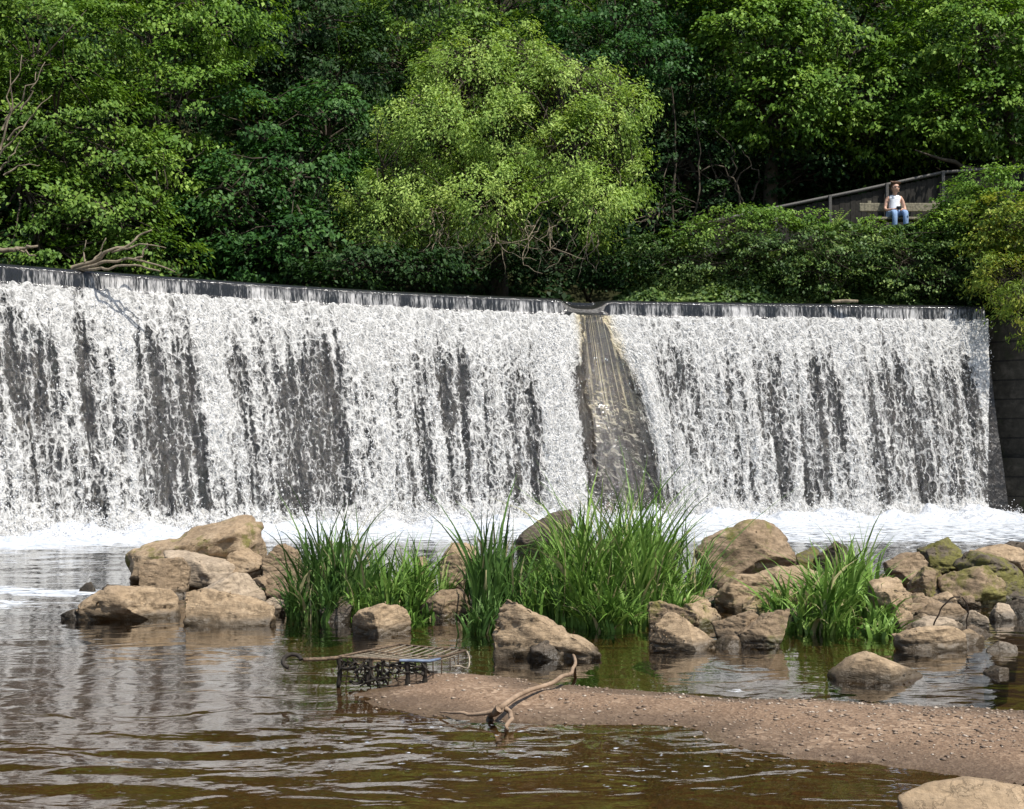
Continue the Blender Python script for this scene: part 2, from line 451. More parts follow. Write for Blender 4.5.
fm = t.math('MAXIMUM', fm, t.math('MULTIPLY', t.mapr(kn.outputs[0], .645, .70), t.mapr(fk.outputs['Fac'], .15, .8, 0, .85)))
fd = t.pbr(t.mix(t.mapr(fn.outputs[0], .35, .65), (0.32, 0.36, 0.42), (0.64, 0.66, 0.68)), 0.6, t.bump(fn.outputs[0], .6, .05), 0.3)
m2 = t.n('ShaderNodeMixShader'); t.l(fm, m2.inputs[0]); t.l(m1.outputs[0], m2.inputs[1]); t.l(fd, m2.inputs[2])
mat_water = t.done(m2.outputs[0])
water = mesh_np('river_water', np.stack([X, Y, z + keep_z], 1), grid_faces(len(xs), len(ys)), mat_water, None, True, None, {'foam': foam, 'fleck': fleck})
tag(water, 'brown rippled river water below the weir, foaming at its foot', 'water', kind='structure')

# ------------------------------------------------------------------ weir (stone dam) and falling water
VF = np.linspace(0, 1, 190)
BAT, ZL = 1.35, HW - 0.35                      # batter, ledge level
def notch(u): return np.exp(-((u - U0 - 0.05) / 0.42) ** 4)

t = NT('weir_stone')
g = t.n('ShaderNodeTexCoord'); uv = g.outputs['UV']
br = t.n('ShaderNodeTexBrick', i_Scale=1.0); br.inputs['Brick Width'].default_value = 0.9; br.inputs['Row Height'].default_value = 0.36; br.inputs['Mortar Size'].default_value = 0.02
t.l(uv, br.inputs['Vector'])
n = t.noise(t.mapping(uv, (1, 0.5, 1)), 9, 5, 0.65)
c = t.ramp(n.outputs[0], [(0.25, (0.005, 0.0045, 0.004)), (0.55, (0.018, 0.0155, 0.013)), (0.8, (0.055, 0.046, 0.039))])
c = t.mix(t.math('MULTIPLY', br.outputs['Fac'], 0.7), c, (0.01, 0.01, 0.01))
mat_weir = t.done(t.pbr(c, 0.3, t.bump(n.outputs[0], 0.7, 0.06), 0.5))

weir = empty('weir', (0.0, float(YC(0.0)), 0.0))
tag(weir, 'dark stone weir curving across the whole river behind the falling water', 'weir')
wu = np.linspace(0, U_END, 400)
wcx, wcy, wnx, wny = [np.interp(wu, U, q) for q in (cx, cy, nx, ny)]
prof = [(-0.9, HW - 0.9), (-0.9, HW - 0.06), (-0.05, HW - 0.045), (-0.01, HW - 0.08), (0.0, ZL - 0.02), (0.10, ZL - 0.05)] + \
       [(0.10 + (BAT - 0.1) * (k / 40) ** 1.15, ZL - 0.05 - (ZL + 0.6) * k / 40) for k in range(1, 41)]
V, UVs = [], []
vacc = 0
for i, (pn, pz) in enumerate(prof):
    if i: vacc += math.hypot(pn - prof[i - 1][0], pz - prof[i - 1][1])
    zz = np.full(len(wu), pz) - (0.16 * notch(wu) if 1 <= i <= 3 else 0)
    rough = 0.05 * (fbm(wu * 3, 0 * wu + vacc * 3, 0, 3, 91) - .5) if i > 5 else 0
    V.append(np.stack([wcx + wnx * (pn + rough), wcy + wny * (pn + rough), zz], 1)); UVs.append(np.stack([wu, np.full(len(wu), vacc)], 1))
V = np.stack(V, 1).reshape(-1, 3); UVs = np.stack(UVs, 1).reshape(-1, 2)
mesh_np('wall_face', V, grid_faces(len(wu), len(prof)), mat_weir, weir, True, uv=UVs)

# falling water : thing-like structure with the thin sheet over the crest, the lacy cascade and the spray
fall = empty('waterfall', (0.0, float(YC(0.0)) - 1.0, 0.0))
tag(fall, 'white sheet of water falling over the long curved weir', 'waterfall', kind='structure')

# crest sheet
cu = np.linspace(0, U_END, 1100)
ccx, ccy, cnx, cny = [np.interp(cu, U, q) for q in (cx, cy, nx, ny)]
cprof = [(-1.0, 0.0), (-0.25, 0.0), (-0.08, -0.012), (-0.01, -0.04), (0.02, -0.085), (0.03, -0.15), (0.037, -0.22), (0.042, -0.27), (0.048, -0.31), (0.06, -0.345), (0.085, -0.37), (0.11, -0.40)]
V, UVs = [], []
nk = notch(cu)
for i, (pn, pz) in enumerate(cprof):
    wav = 0.012 * (fbm(cu * 9, np.full_like(cu, i * 0.18), 0, 3, 17) - .5) * (i > 2)
    zz = HW + pz - 0.0 * cu
    pnn = pn + wav
    # smooth dark tongue where the lip dips
    f = i / (len(cprof) - 1)
    tz = HW - 0.10 - 0.29 * max(0, (i - 2) / 9.0) if i > 1 else HW - 0.06 * i
    tn = -0.35 + 0.50 * max(0, (i - 1) / 10.0)
    zz = zz * (1 - nk) + nk * tz; pnn = pnn * (1 - nk) + nk * (tn if i > 1 else pn)
    V.append(np.stack([ccx + cnx * pnn, ccy + cny * pnn, zz], 1)); UVs.append(np.stack([cu, np.full(len(cu), -pz)], 1))
V = np.stack(V, 1).reshape(-1, 3); UVs = np.stack(UVs, 1).reshape(-1, 2)
cs_att = np.repeat(nk, len(cprof))
t = NT('crest_water')
g = t.n('ShaderNodeTexCoord'); uv = g.outputs['UV']
sp = t.n('ShaderNodeSeparateXYZ'); t.l(uv, sp.inputs[0])
na = t.n('ShaderNodeAttribute', attribute_name='notch')
s1 = t.noise(t.mapping(uv, (16, 1.6, 1)), 1.0, 4, 0.7, 0.2)
s2 = t.noise(t.mapping(uv, (1.1, 0.3, 1)), 1.0, 3, 0.6)
s3 = t.noise(t.mapping(uv, (45, 9, 1)), 1.0, 2, 0.6, 0.4)
streak = t.math('ADD', t.math('MULTIPLY', s1.outputs[0], 0.9), t.math('ADD', t.math('ADD', t.math('MULTIPLY', s2.outputs[0], 1.1), -.3), t.math('MULTIPLY', s3.outputs[0], 0.35)))
streak = t.math('SUBTRACT', streak, t.math('MULTIPLY', na.outputs['Fac'], 0.9))
below = t.mapr(sp.outputs[1], 0.07, 0.16)
whitef = t.math('MULTIPLY', t.mapr(streak, 0.78, 1.12), below)
hh = t.math('ADD', s1.outputs[0], t.math('MULTIPLY', s3.outputs[0], 0.5))
nrm = t.bump(hh, t_ := 0.6, 0.05)
dark = t.pbr((0.016, 0.016, 0.016), 0.12, nrm, 0.5)
wh = t.pbr((0.66, 0.64, 0.62), 0.25, nrm, 0.7)
mx = t.n('ShaderNodeMixShader'); t.l(whitef, mx.inputs[0]); t.l(dark, mx.inputs[1]); t.l(wh, mx.inputs[2])
mat_crest = t.done(mx.outputs[0])
mesh_np('crest_sheet', V, grid_faces(len(cu), len(cprof)), mat_crest, fall, True, None, {'notch': cs_att}, UVs)

# cascade
NV = len(VF)
uu, vv = np.meshgrid(np.linspace(0, U_END + 0.02, 1150), VF, indexing='ij')
us, vs = uu.ravel(), vv.ravel()
us = us - .72 * vs * sst(us, U_END - 2.2, U_END)
bcx, bcy, bnx, bny = [np.interp(us, U, q) for q in (cx, cy, nx, ny)]
ZT = ZL + 0.02
fallh = ZT + 0.05
# sideways drift of the strands next to the notch
du = us - U0
drift = 1.25 * np.exp(-((du - 0.75) / 0.85) ** 2) * sst(du, -0.35, 0.5) - 0.28 * np.exp(-((du + 0.75) / 0.5) ** 2)
up = us - drift * vs                              # pattern coordinate
m = vs * fallh
wv = up + 0.18 * (fbm(up * 1.5, m * 0.8, 0, 3, 71) - .5)
j1 = fbm(wv * 0.85, m * 0.10, 0, 3, 72); j2 = fbm(wv * 2.6, m * 0.22, 0, 3, 73); j3 = fbm(wv * 7.0, m * 0.28, 0, 3, 74)
ramp = sst(vs, 0.0, 0.35)
dens = 0.88 - 0.385 * sst(vs, 0.02, 0.36) + 0.50 * sst(vs, 0.86, 0.99)
dens += (j1 - .5) * 0.26 * (0.25 + 0.75 * ramp) + (j2 - .5) * 0.60 * (0.2 + 0.8 * ramp) + (j3 - .5) * 0.62
dens -= 0.04 * sst(-us, -u_at(330), -u_at(60)) * ramp
def gap(px, wdt, amt, v0, v1, slant=0.0):
    c = u_at(px) + slant * vs
    return amt * np.exp(-((up - c) / wdt) ** 2) * sst(vs, v0 - .06, v0 + .06) * (1 - sst(vs, v1 - .1, v1 + .1))
for gp in [(72, .11, .8, .0, .62), (8, .14, .6, .02, .9), (318, .13, .55, .08, .95), (432, .13, .55, .05, .98), (905, .12, .35, .1, .95), (955, .13, .4, .1, .95)]:
    dens -= .45 * gap(*gp)
for gp in [(112, .22, -.5, .0, .5), (200, .3, -.3, .0, .8), (545, .35, -.45, .0, .98), (372, .25, -.25, .0, .9)]:
    dens -= gap(*gp)
dens = np.maximum(dens, .27 + .25 * (j3 - .5))
# the thin water under the notch
ctr = U0 + 0.20 + 0.42 * vs
hw = 0.46 + 0.55 * vs
ewob = .22 * (fbm(us * 2.5, m * 1.1, 0, 3, 79) - .5) + .14 * (fbm(us * 8, m * 4, 0, 2, 78) - .5)
nm = 1 - sst(np.abs(us - ctr) + ewob, hw * 0.5, hw * 1.2)
dens = dens - 0.56 * nm * (0.75 + 0.25 * sst(vs, .1, .4))
edge = np.exp(-((us - ctr + hw * 1.45) / .28) ** 2) + np.exp(-((us - ctr - hw * 1.35) / .32) ** 2)
dens += 0.42 * edge
for gp in ((972, .25, .0),):
    dens += 0.25 * np.exp(-((us - u_at(gp[0])) / gp[1]) ** 2)
dens += 0.2 * sst(us, U_END - .25, U_END - .05)
# shape
lump = fbm(wv * 3.0, m * 1.4, 0, 4, 75) - .5
lump2 = fbm(wv * 9.0, m * 5.0, 0, 3, 76) - .5
out = 0.17 + (BAT + 0.05) * vs ** 1.12 + 0.10 * np.sin(np.pi * np.clip(vs * 1.1, 0, 1)) * (1 - nm)
out = out + (0.16 * lump + 0.05 * lump2) * (0.25 + 0.75 * ramp) * (1 - .6 * nm) + 0.11 * (dens - .7) * ramp
out = np.maximum(out, 0.125 + (BAT - 0.1) * vs ** 1.15 + 0.03)
zz = ZT - fallh * vs - 0.03 * sst(-vs, -0.02, 0) + 0.15 * (fbm(us * 8, 0 * us, 0, 4, 77) - .42) * (1 - sst(vs, 0, .10)) * (1 - nm)
Vc = np.stack([bcx + bnx * out, bcy + bny * out, zz], 1)

t = NT('falling_water')
uvn = t.n('ShaderNodeTexCoord'); uv = uvn.outputs['UV']
da = t.n('ShaderNodeAttribute', attribute_name='dens'); na = t.n('ShaderNodeAttribute', attribute_name='notch')
wn = t.noise(uv, 3.2, 3, 0.6)
wn2 = t.noise(uv, 9.0, 3, 0.6)
off = t.n('ShaderNodeVectorMath', operation='SUBTRACT'); t.l(wn.outputs['Color'], off.inputs[0]); off.inputs[1].default_value = (.5, .5, .5)
of2 = t.n('ShaderNodeVectorMath', operation='SUBTRACT'); t.l(wn2.outputs['Color'], of2.inputs[0]); of2.inputs[1].default_value = (.5, .5, .5)
sc1 = t.n('ShaderNodeVectorMath', operation='SCALE'); t.l(off.outputs[0], sc1.inputs[0]); sc1.inputs['Scale'].default_value = 0.26
sc2 = t.n('ShaderNodeVectorMath', operation='SCALE'); t.l(of2.outputs[0], sc2.inputs[0]); sc2.inputs['Scale'].default_value = 0.12
ad = t.n('ShaderNodeVectorMath', operation='ADD'); t.l(uv, ad.inputs[0]); t.l(sc1.outputs[0], ad.inputs[1])
ad2 = t.n('ShaderNodeVectorMath', operation='ADD'); t.l(ad.outputs[0], ad2.inputs[0]); t.l(sc2.outputs[0], ad2.inputs[1])
pv = t.mapping(ad2.outputs[0], (1, 0.56, 1))
def web(scale, wth):
    vo = t.n('ShaderNodeTexVoronoi', feature='DISTANCE_TO_EDGE', i_Scale=scale); vo.inputs['Randomness'].default_value = 1.0
    t.l(pv, vo.inputs['Vector'])
    return t.mapr(vo.outputs['Distance'], 0.0, wth, 1.0, 0.0)
wb1 = web(6.4, 0.20); wb2 = web(13.0, 0.24)
fnz = t.noise(t.mapping(uv, (1, 0.36, 1)), 16, 4, 0.65); mnz = t.noise(t.mapping(uv, (1, 0.24, 1)), 5.2, 5, 0.66)
nweb = t.math('SUBTRACT', 1.0, t.math('MULTIPLY', na.outputs['Fac'], .4))
webv = t.math('MAXIMUM', t.math('MULTIPLY', wb1, 0.95), t.math('MULTIPLY', wb2, 0.62))
val = t.math('ADD', t.math('MULTIPLY', t.math('MULTIPLY', webv, nweb), 0.36), da.outputs['Fac'])
val = t.math('ADD', val, t.math('MULTIPLY', t.math('SUBTRACT', fnz.outputs[0], .5), 0.55))
val = t.math('ADD', val, t.math('MULTIPLY', t.math('SUBTRACT', mnz.outputs[0], .5), 0.70))
lng = t.noise(t.mapping(ad.outputs[0], (8.5, 0.40, 1)), 1.0, 3, 0.62)
lng2 = t.noise(t.mapping(ad2.outputs[0], (20, 1.3, 1)), 1.0, 2, 0.6)
val = t.math('ADD', val, t.math('MULTIPLY', t.math('SUBTRACT', lng.outputs[0], .5), 1.05))
val = t.math('ADD', val, t.math('MULTIPLY', t.math('SUBTRACT', lng2.outputs[0], .5), 0.50))
alpha = t.mapr(val, 0.52, 0.80)
bright = t.mapr(val, 0.60, 1.05)
# golden strands under the notch
fan = t.n('ShaderNodeAttribute', attribute_name='fan')
suv = t.n('ShaderNodeSeparateXYZ'); t.l(uv, suv.inputs[0])
cfan = t.n('ShaderNodeCombineXYZ'); t.l(t.math('MULTIPLY', fan.outputs['Fac'], 15.0), cfan.inputs[0]); t.l(t.math('MULTIPLY', suv.outputs[1], 0.12), cfan.inputs[1])
st = t.noise(cfan.outputs[0], 1.0, 4, 0.75)
strand = t.math('MULTIPLY', t.mapr(st.outputs[0], 0.515, 0.59), na.outputs['Fac'])
strand = t.math('MULTIPLY', strand, t.mapr(mnz.outputs[0], .35, .52, .25, 1))
strand = t.math('MULTIPLY', strand, t.mapr(suv.outputs[1], 0.2, 4.2, 1, .35))
crp = t.n('ShaderNodeCombineXYZ'); t.l(t.math('MULTIPLY', fan.outputs['Fac'], 4.5), crp.inputs[0]); t.l(t.math('ADD', t.math('MULTIPLY', suv.outputs[1], 11.0), t.math('MULTIPLY', fan.outputs['Fac'], -2.5)), crp.inputs[1])
rip = t.noise(crp.outputs[0], 1.0, 4, 0.68, 0.8)
ripf = t.math('MULTIPLY', t.math('MULTIPLY', t.mapr(rip.outputs[0], .51, .63), na.outputs['Fac']), t.mapr(suv.outputs[1], 0.8, 2.0, 0, .85))  # pale ripple crests: foam bits, with sun glints painted into the colour
alpha = t.math('MAXIMUM', alpha, t.math('MULTIPLY', strand, 0.8))
alpha = t.math('MAXIMUM', alpha, ripf)
tone = t.mapr(t.math('ADD', t.math('MULTIPLY', fnz.outputs[0], .6), t.math('MULTIPLY', webv, .28)), .26, .62)
wc = t.mix(t.math('MULTIPLY', bright, t.math('ADD', .35, t.math('MULTIPLY', tone, .65))), (0.24, 0.236, 0.228), (0.72, 0.71, 0.685))
yel = t.math('MULTIPLY', t.math('MULTIPLY', na.outputs['Fac'], 0.9), t.mapr(suv.outputs[1], 1.0, 3.0, 1, .25))
wc = t.mix(yel, wc, (0.60, 0.50, 0.30))
hgt = t.math('ADD', val, t.math('MULTIPLY', webv, 0.5))
nrm = t.bump(hgt, 0.50, 0.06)
fo = t.pbr(wc, 0.45, nrm, 0.35)
trl = t.n('ShaderNodeBsdfTranslucent'); t.l(wc, trl.inputs[0]); t.l(nrm, trl.inputs['Normal'])
fo2 = t.n('ShaderNodeMixShader'); fo2.inputs[0].default_value = 0.22; t.l(fo, fo2.inputs[1]); t.l(trl.outputs[0], fo2.inputs[2])
# clear thin water between the strands: transparent with a glossy glint
tp = t.n('ShaderNodeBsdfTransparent'); t.l(t.mix(na.outputs['Fac'], (0.9, 0.88, 0.84), (0.50, 0.41, 0.31)), tp.inputs[0])
gln = t.noise(t.mapping(uv, (1, 2.2, 1)), 5, 3, 0.6)
gl = t.n('ShaderNodeBsdfGlossy'); gl.inputs['Roughness'].default_value = 0.10; t.l(t.bump(t.math('ADD', gln.outputs[0], t.math('MULTIPLY', fnz.outputs[0], .4)), 1.0, 0.14), gl.inputs['Normal'])
thin = t.n('ShaderNodeMixShader'); t.l(t.math('ADD', .07, t.math('MULTIPLY', na.outputs['Fac'], .08)), thin.inputs[0]); t.l(tp.outputs[0], thin.inputs[1]); t.l(gl.outputs[0], thin.inputs[2])
mx = t.n('ShaderNodeMixShader'); t.l(alpha, mx.inputs[0]); t.l(thin.outputs[0], mx.inputs[1]); t.l(fo2.outputs[0], mx.inputs[2])
mat_fall = t.done(mx.outputs[0])
mesh_np('cascade', Vc, grid_faces(uu.shape[0], NV), mat_fall, fall, True, None, {'dens': dens, 'notch': nm, 'fan': (us - ctr) / hw}, np.stack([up, m], 1))

# spray: loose drops in front of the sheet and thrown up at the foot
def drops(c, s, r, stretch=1.0):
    n = len(c)
    base = np.array([(1, 0, 0), (0, 1, 0), (-1, 0, 0), (0, -1, 0), (0, 0, 1), (0, 0, -1)], float)
    fc = np.array([(0, 1, 4), (1, 2, 4), (2, 3, 4), (3, 0, 4), (1, 0, 5), (2, 1, 5), (3, 2, 5), (0, 3, 5)])
    v = base[None] * s[:, None, None] * (0.6 + 0.9 * r.random((n, 6, 1))) * np.array([1, 1, stretch])
    v = v + c[:, None, :]
    return v.reshape(-1, 3), (fc[None] + (np.arange(n) * 6)[:, None, None]).reshape(-1, 3)
r = np.random.default_rng(12)
vis0 = u_at(-60)
idx = np.where((us > vis0) & (vs > .03))[0]
pr = np.clip(dens[idx] - .45, 0.02, 1) * (0.35 + vs[idx]) * (1 - .8 * nm[idx]); pr /= pr.sum()
pk = r.choice(idx, 26000, p=pr)
o1 = np.abs(r.normal(0, .07, len(pk))) + .01
c1 = Vc[pk] + np.stack([bnx[pk] * o1 + r.normal(0, .03, len(pk)), bny[pk] * o1, r.normal(0, .03, len(pk))], 1)
s1_ = 0.005 + 0.011 * r.random(len(pk)) ** 2.5
ub = vis0 + (U_END - vis0) * r.random(24000)
qx, qy, qnx, qny = [np.interp(ub, U, q) for q in (cx, cy, nx, ny)]
o2 = BAT + 0.1 + np.abs(r.normal(0, .38, len(ub))); hmax = (0.12 + 0.5 * vnoise(ub * 1.3, 0 * ub, seed=5)) 
z2 = np.abs(r.normal(0, 1, len(ub))) * hmax * .6 * np.exp(-(o2 - BAT) * 1.1)
c2 = np.stack([qx + qnx * o2, qy + qny * o2, z2 - .02], 1); s2_ = 0.005 + 0.011 * r.random(len(ub)) ** 3
v1, f1 = drops(c1, s1_, r, 1.5); v2, f2 = drops(c2, s2_, r)
t = NT('spray_white')
mat_spray = t.done(t.pbr((0.70, 0.70, 0.70), 0.4, None, 0.4))
sp_ = mesh_np('spray', np.concatenate([v1, v2]), np.concatenate([f1, f2 + len(v1)]), mat_spray, fall, True)
sp_['kind'] = 'stuff'

# boiling foam at the foot
fu, fw = np.meshgrid(np.linspace(u_at(-80), U_END + .1, 700), np.linspace(0, 1, 46), indexing='ij')
fu, fw = fu.ravel(), fw.ravel()
qx, qy, qnx, qny = [np.interp(fu, U, q) for q in (cx, cy, nx, ny)]
oo = BAT - 0.15 + 1.5 * fw
l1 = fbm(fu * 2.2, fw * 4.5, 0, 5, 81); l2 = fbm(fu * 7, fw * 12, 0, 3, 82)
zz = -0.05 + (0.62 * l1 ** 1.5 + 0.14 * (l2 - .4)) * (1 - fw) ** 0.9
t = NT('boil_foam')
g = t.n('ShaderNodeNewGeometry'); n = t.noise(g.outputs['Position'], 9, 5, .65)
mat_boil = t.done(t.pbr(t.mix(t.mapr(n.outputs[0], .35, .65), (0.36, 0.39, 0.44), (0.68, 0.69, 0.70)), 0.55, t.bump(n.outputs[0], .7, .06), .3))
o = mesh_np('foam', np.stack([qx + qnx * oo, qy + qny * oo, zz], 1), grid_faces(700, 46), mat_boil, None, True)
tag(o, 'churning white foam along the foot of the waterfall', 'foam', kind='stuff')

# pond above the weir
pu, pw = np.meshgrid(np.linspace(0, U_END, 120), np.linspace(0, 1, 12), indexing='ij')
pu, pw = pu.ravel(), pw.ravel()
qx, qy, qnx, qny = [np.interp(pu, U, q) for q in (cx, cy, nx, ny)]
oo = -0.9 - 6 * pw
t = NT('pond_water')
g = t.n('ShaderNodeNewGeometry'); n = t.noise(t.mapping(g.outputs['Position'], (1, 2, 1)), 3, 3)
mat_pond = t.done(t.pbr((0.02, 0.022, 0.016), 0.06, t.bump(n.outputs[0], .2, .02), .6))
o = mesh_np('pond_water', np.stack([qx + qnx * oo, qy + qny * oo, 0 * qx + HW - 0.004], 1), grid_faces(120, 12), mat_pond, None, True)
tag(o, 'still dark water held above the weir', 'water', kind='structure')

# ------------------------------------------------------------------ hillside behind, bank beside
def zpath(X): return np.clip(6.46 + 0.20 * (X - 9.13), 4.9, 7.3)
def hill_h(X, Y):
    d = Y - YC(X)
    n = fbm(X * .5, Y * .5, 0, 4, 101) - .5
    hl = HW - 0.7 + 0.95 * np.maximum(0, d - 3.6) * 0.85
    zp = zpath(X)
    hr = HW - 0.5 + (zp - HW + 0.5) * sst(d, 0.5, 2.4)
    hr = hr + np.maximum(0, Y - 32.5) * 0.85
    k = sst(X, 0.8, 4.0)
    return hl * (1 - k) + hr * k + n * 0.5 * np.where(X > 4, sst(Y, 33, 36), 1) * sst(d, 1.0, 4.0)
hx = np.unique(np.r_[-120, -70, -40, np.linspace(-26, 26, 130), 40, 70, 120])
hd = np.unique(np.r_[np.linspace(0.9, 10, 60), np.linspace(10, 40, 40), 60, 90])
gx, gd = np.meshgrid(hx, hd, indexing='ij')
gy = YC(gx) + gd
hz = np.minimum(hill_h(gx, gy), 30 + 0 * gx)
t = NT('woodland_soil')
g = t.n('ShaderNodeNewGeometry'); n = t.noise(g.outputs['Position'], 3, 6, .65)
mat_soil = t.done(t.pbr(t.ramp(n.outputs[0], [(0.3, (0.012, 0.014, 0.006)), (0.6, (0.03, 0.032, 0.012)), (0.8, (0.055, 0.042, 0.022))]), 0.95, t.bump(n.outputs[0], .8, .08), .1))
o = mesh_np('hillside', np.stack([gx.ravel(), gy.ravel(), hz.ravel()], 1), grid_faces(len(hx), len(hd)), mat_soil, None, True)
tag(o, 'steep shaded woodland slope rising behind the weir', 'hillside', kind='structure')
# bank top beside the wing wall
bxs = np.r_[np.linspace(10.75, 20, 60), 24, 40, 80]; bys = np.r_[-20, -5, 5, np.linspace(12, 29.6, 90)]
gx, gy = np.meshgrid(bxs, bys, indexing='ij')
bh = np.where((gx - 10.5) + (gy - float(YC(10.35))) < 0.9, -0.6, 4.0 + 1.2 * sst(gx, 10.9, 14) + 1.9 * sst(gy, 24, 29.5)) + .4 * (fbm(gx, gy, 0, 3, 102) - .5)
o = mesh_np('river_bank', np.stack([gx.ravel(), gy.ravel(), bh.ravel()], 1), grid_faces(len(bxs), len(bys)), mat_soil, None, True)
tag(o, 'earth bank held up by the dark stone wing wall', 'bank', kind='structure')

# wing wall (shaded, facing across the river)
t = NT('wing_wall_stone')
g = t.n('ShaderNodeNewGeometry'); sp = t.n('ShaderNodeSeparateXYZ'); t.l(g.outputs['Position'], sp.inputs[0])
cmb = t.n('ShaderNodeCombineXYZ'); t.l(t.math('ADD', sp.outputs[1], sp.outputs[0]), cmb.inputs[0]); t.l(sp.outputs[2], cmb.inputs[1])
br = t.n('ShaderNodeTexBrick', i_Scale=1.0); br.inputs['Brick Width'].default_value = 0.85; br.inputs['Row Height'].default_value = 0.42; br.inputs['Mortar Size'].default_value = 0.018
t.l(cmb.outputs[0], br.inputs['Vector'])
n = t.noise(g.outputs['Position'], 5, 6, .65)
c = t.ramp(n.outputs[0], [(0.25, (0.022, 0.019, 0.014)), (0.55, (0.060, 0.052, 0.040)), (0.8, (0.14, 0.12, 0.095))])
mo = t.noise(g.outputs['Position'], 1.7, 4)
c = t.mix(t.mapr(mo.outputs[0], .5, .65, 0, .6), c, (0.03, 0.04, 0.012))
c = t.mix(t.math('MULTIPLY', br.outputs['Fac'], .75), c, (0.012, 0.011, 0.01))
hh = t.math('SUBTRACT', n.outputs[0], t.math('MULTIPLY', br.outputs['Fac'], 1.2))
mat_wing = t.done(t.pbr(c, .75, t.bump(hh, .9, .05), .3))
YB = float(YC(10.35))
wing = empty('wing_wall', (11.0, YB - .6, 0.0))
tag(wing, 'dark damp stone block wall closing the end of the weir', 'wall')
bm = bmesh.new(); bm_box(bm, (10.42 + 3.2 + .25, YB + .35 - 3.2 + .25, 1.72), (9.2, 0.7, 5.1), rz=R(-45), bevel=.04); bm_obj('wall_body', bm, mat_wing, wing)
bm = bmesh.new(); bm_box(bm, (10.42 + 3.2 + .16, YB + .35 - 3.2 + .16, 0.5), (9.0, 0.72, 1.56), rz=R(-45), bevel=.04); bm_obj('plinth', bm, mat_wing, wing)

# ------------------------------------------------------------------ rocks
_rockmats = {}
def rock_mat(tone, moss):
    key = (tone, moss)
    if key in _rockmats: return _rockmats[key]
    A = {'tan': ((0.20, 0.140, 0.082), (0.385, 0.280, 0.175), (0.53, 0.410, 0.280)),
         'brown': ((0.135, 0.094, 0.056), (0.275, 0.198, 0.124), (0.41, 0.312, 0.210)),
         'dark': ((0.05, 0.04, 0.03), (0.12, 0.095, 0.07), (0.22, 0.18, 0.14)),
         'pale': ((0.27, 0.21, 0.15), (0.42, 0.33, 0.235), (0.54, 0.44, 0.33))}[tone]
    t = NT('rock_%s_%s' % (tone, 'mossy' if moss else 'bare'))
    tc = t.n('ShaderNodeTexCoord'); ov = tc.outputs['Object']
    g = t.n('ShaderNodeNewGeometry'); sp = t.n('ShaderNodeSeparateXYZ'); t.l(g.outputs['Position'], sp.inputs[0])
    oi = t.n('ShaderNodeObjectInfo')
    n1 = t.noise(ov, 2.6, 8, .66); n2 = t.noise(ov, 26, 6, .7); n3 = t.noise(t.mapping(ov, (1, 1, 4)), 5, 5, .6, .4)
    c = t.ramp(t.math('ADD', t.math('MULTIPLY', n1.outputs[0], .62), t.math('MULTIPLY', n3.outputs[0], .38)), [(0.32, A[0]), (0.5, A[1]), (0.68, A[2])])
    c = t.mix(t.mapr(n2.outputs[0], .38, .62, .0, .38), c, tuple(x * .45 for x in A[0]))
    crk = t.n('ShaderNodeTexVoronoi', feature='DISTANCE_TO_EDGE', i_Scale=2.1)
    wv = t.n('ShaderNodeVectorMath', operation='ADD'); t.l(ov, wv.inputs[0]); t.l(n1.outputs['Color'], wv.inputs[1]); t.l(wv.outputs[0], crk.inputs['Vector'])
    ck = t.mapr(crk.outputs['Distance'], 0.0, .018, 1.0, 0.0)
    c = t.mix(t.mapr(oi.outputs['Random'], 0, 1, 0.0, .25, False), c, tuple(x * .5 for x in A[1]))
    lb = t.noise(ov, 4.3, 5, .7, .5)
    c = t.mix(t.mapr(lb.outputs[0], .55, .66, 0, .45), c, tuple(x * .55 for x in A[0]))
    c = t.mix(t.math('MULTIPLY', ck, .18), c, tuple(x * .3 for x in A[0]))
    if moss:
        mn = t.noise(ov, 3.2, 6, .7)
        nz = t.n('ShaderNodeSeparateXYZ'); t.l(g.outputs['Normal'], nz.inputs[0])
        mf = t.math('MULTIPLY', t.mapr(mn.outputs[0], (.57 - .2 * moss), (.70 - .2 * moss)), .85)
        mc = t.mix(n2.outputs[0], (0.045, 0.05, 0.012), (0.22, 0.20, 0.045))
        c = t.mix(mf, c, mc)
    zz = t.math('ADD', sp.outputs[2], t.math('MULTIPLY', t.math('SUBTRACT', n1.outputs[0], .5), .12))
    wet = t.mapr(zz, 0.035, 0.10, 1.0, 0.0)
    c = t.mix(t.math('MULTIPLY', wet, .78), c, (0.025, 0.02, 0.012))
    hh = t.math('ADD', t.math('MULTIPLY', n2.outputs[0], .35), t.math('SUBTRACT', t.math('ADD', n1.outputs[0], n3.outputs[0]), t.math('MULTIPLY', ck, .5)))
    _rockmats[key] = t.done(t.pbr(c, t.mapr(wet, 0, 1, .88, .3), t.bump(hh, .55, .045), .3))
    return _rockmats[key]

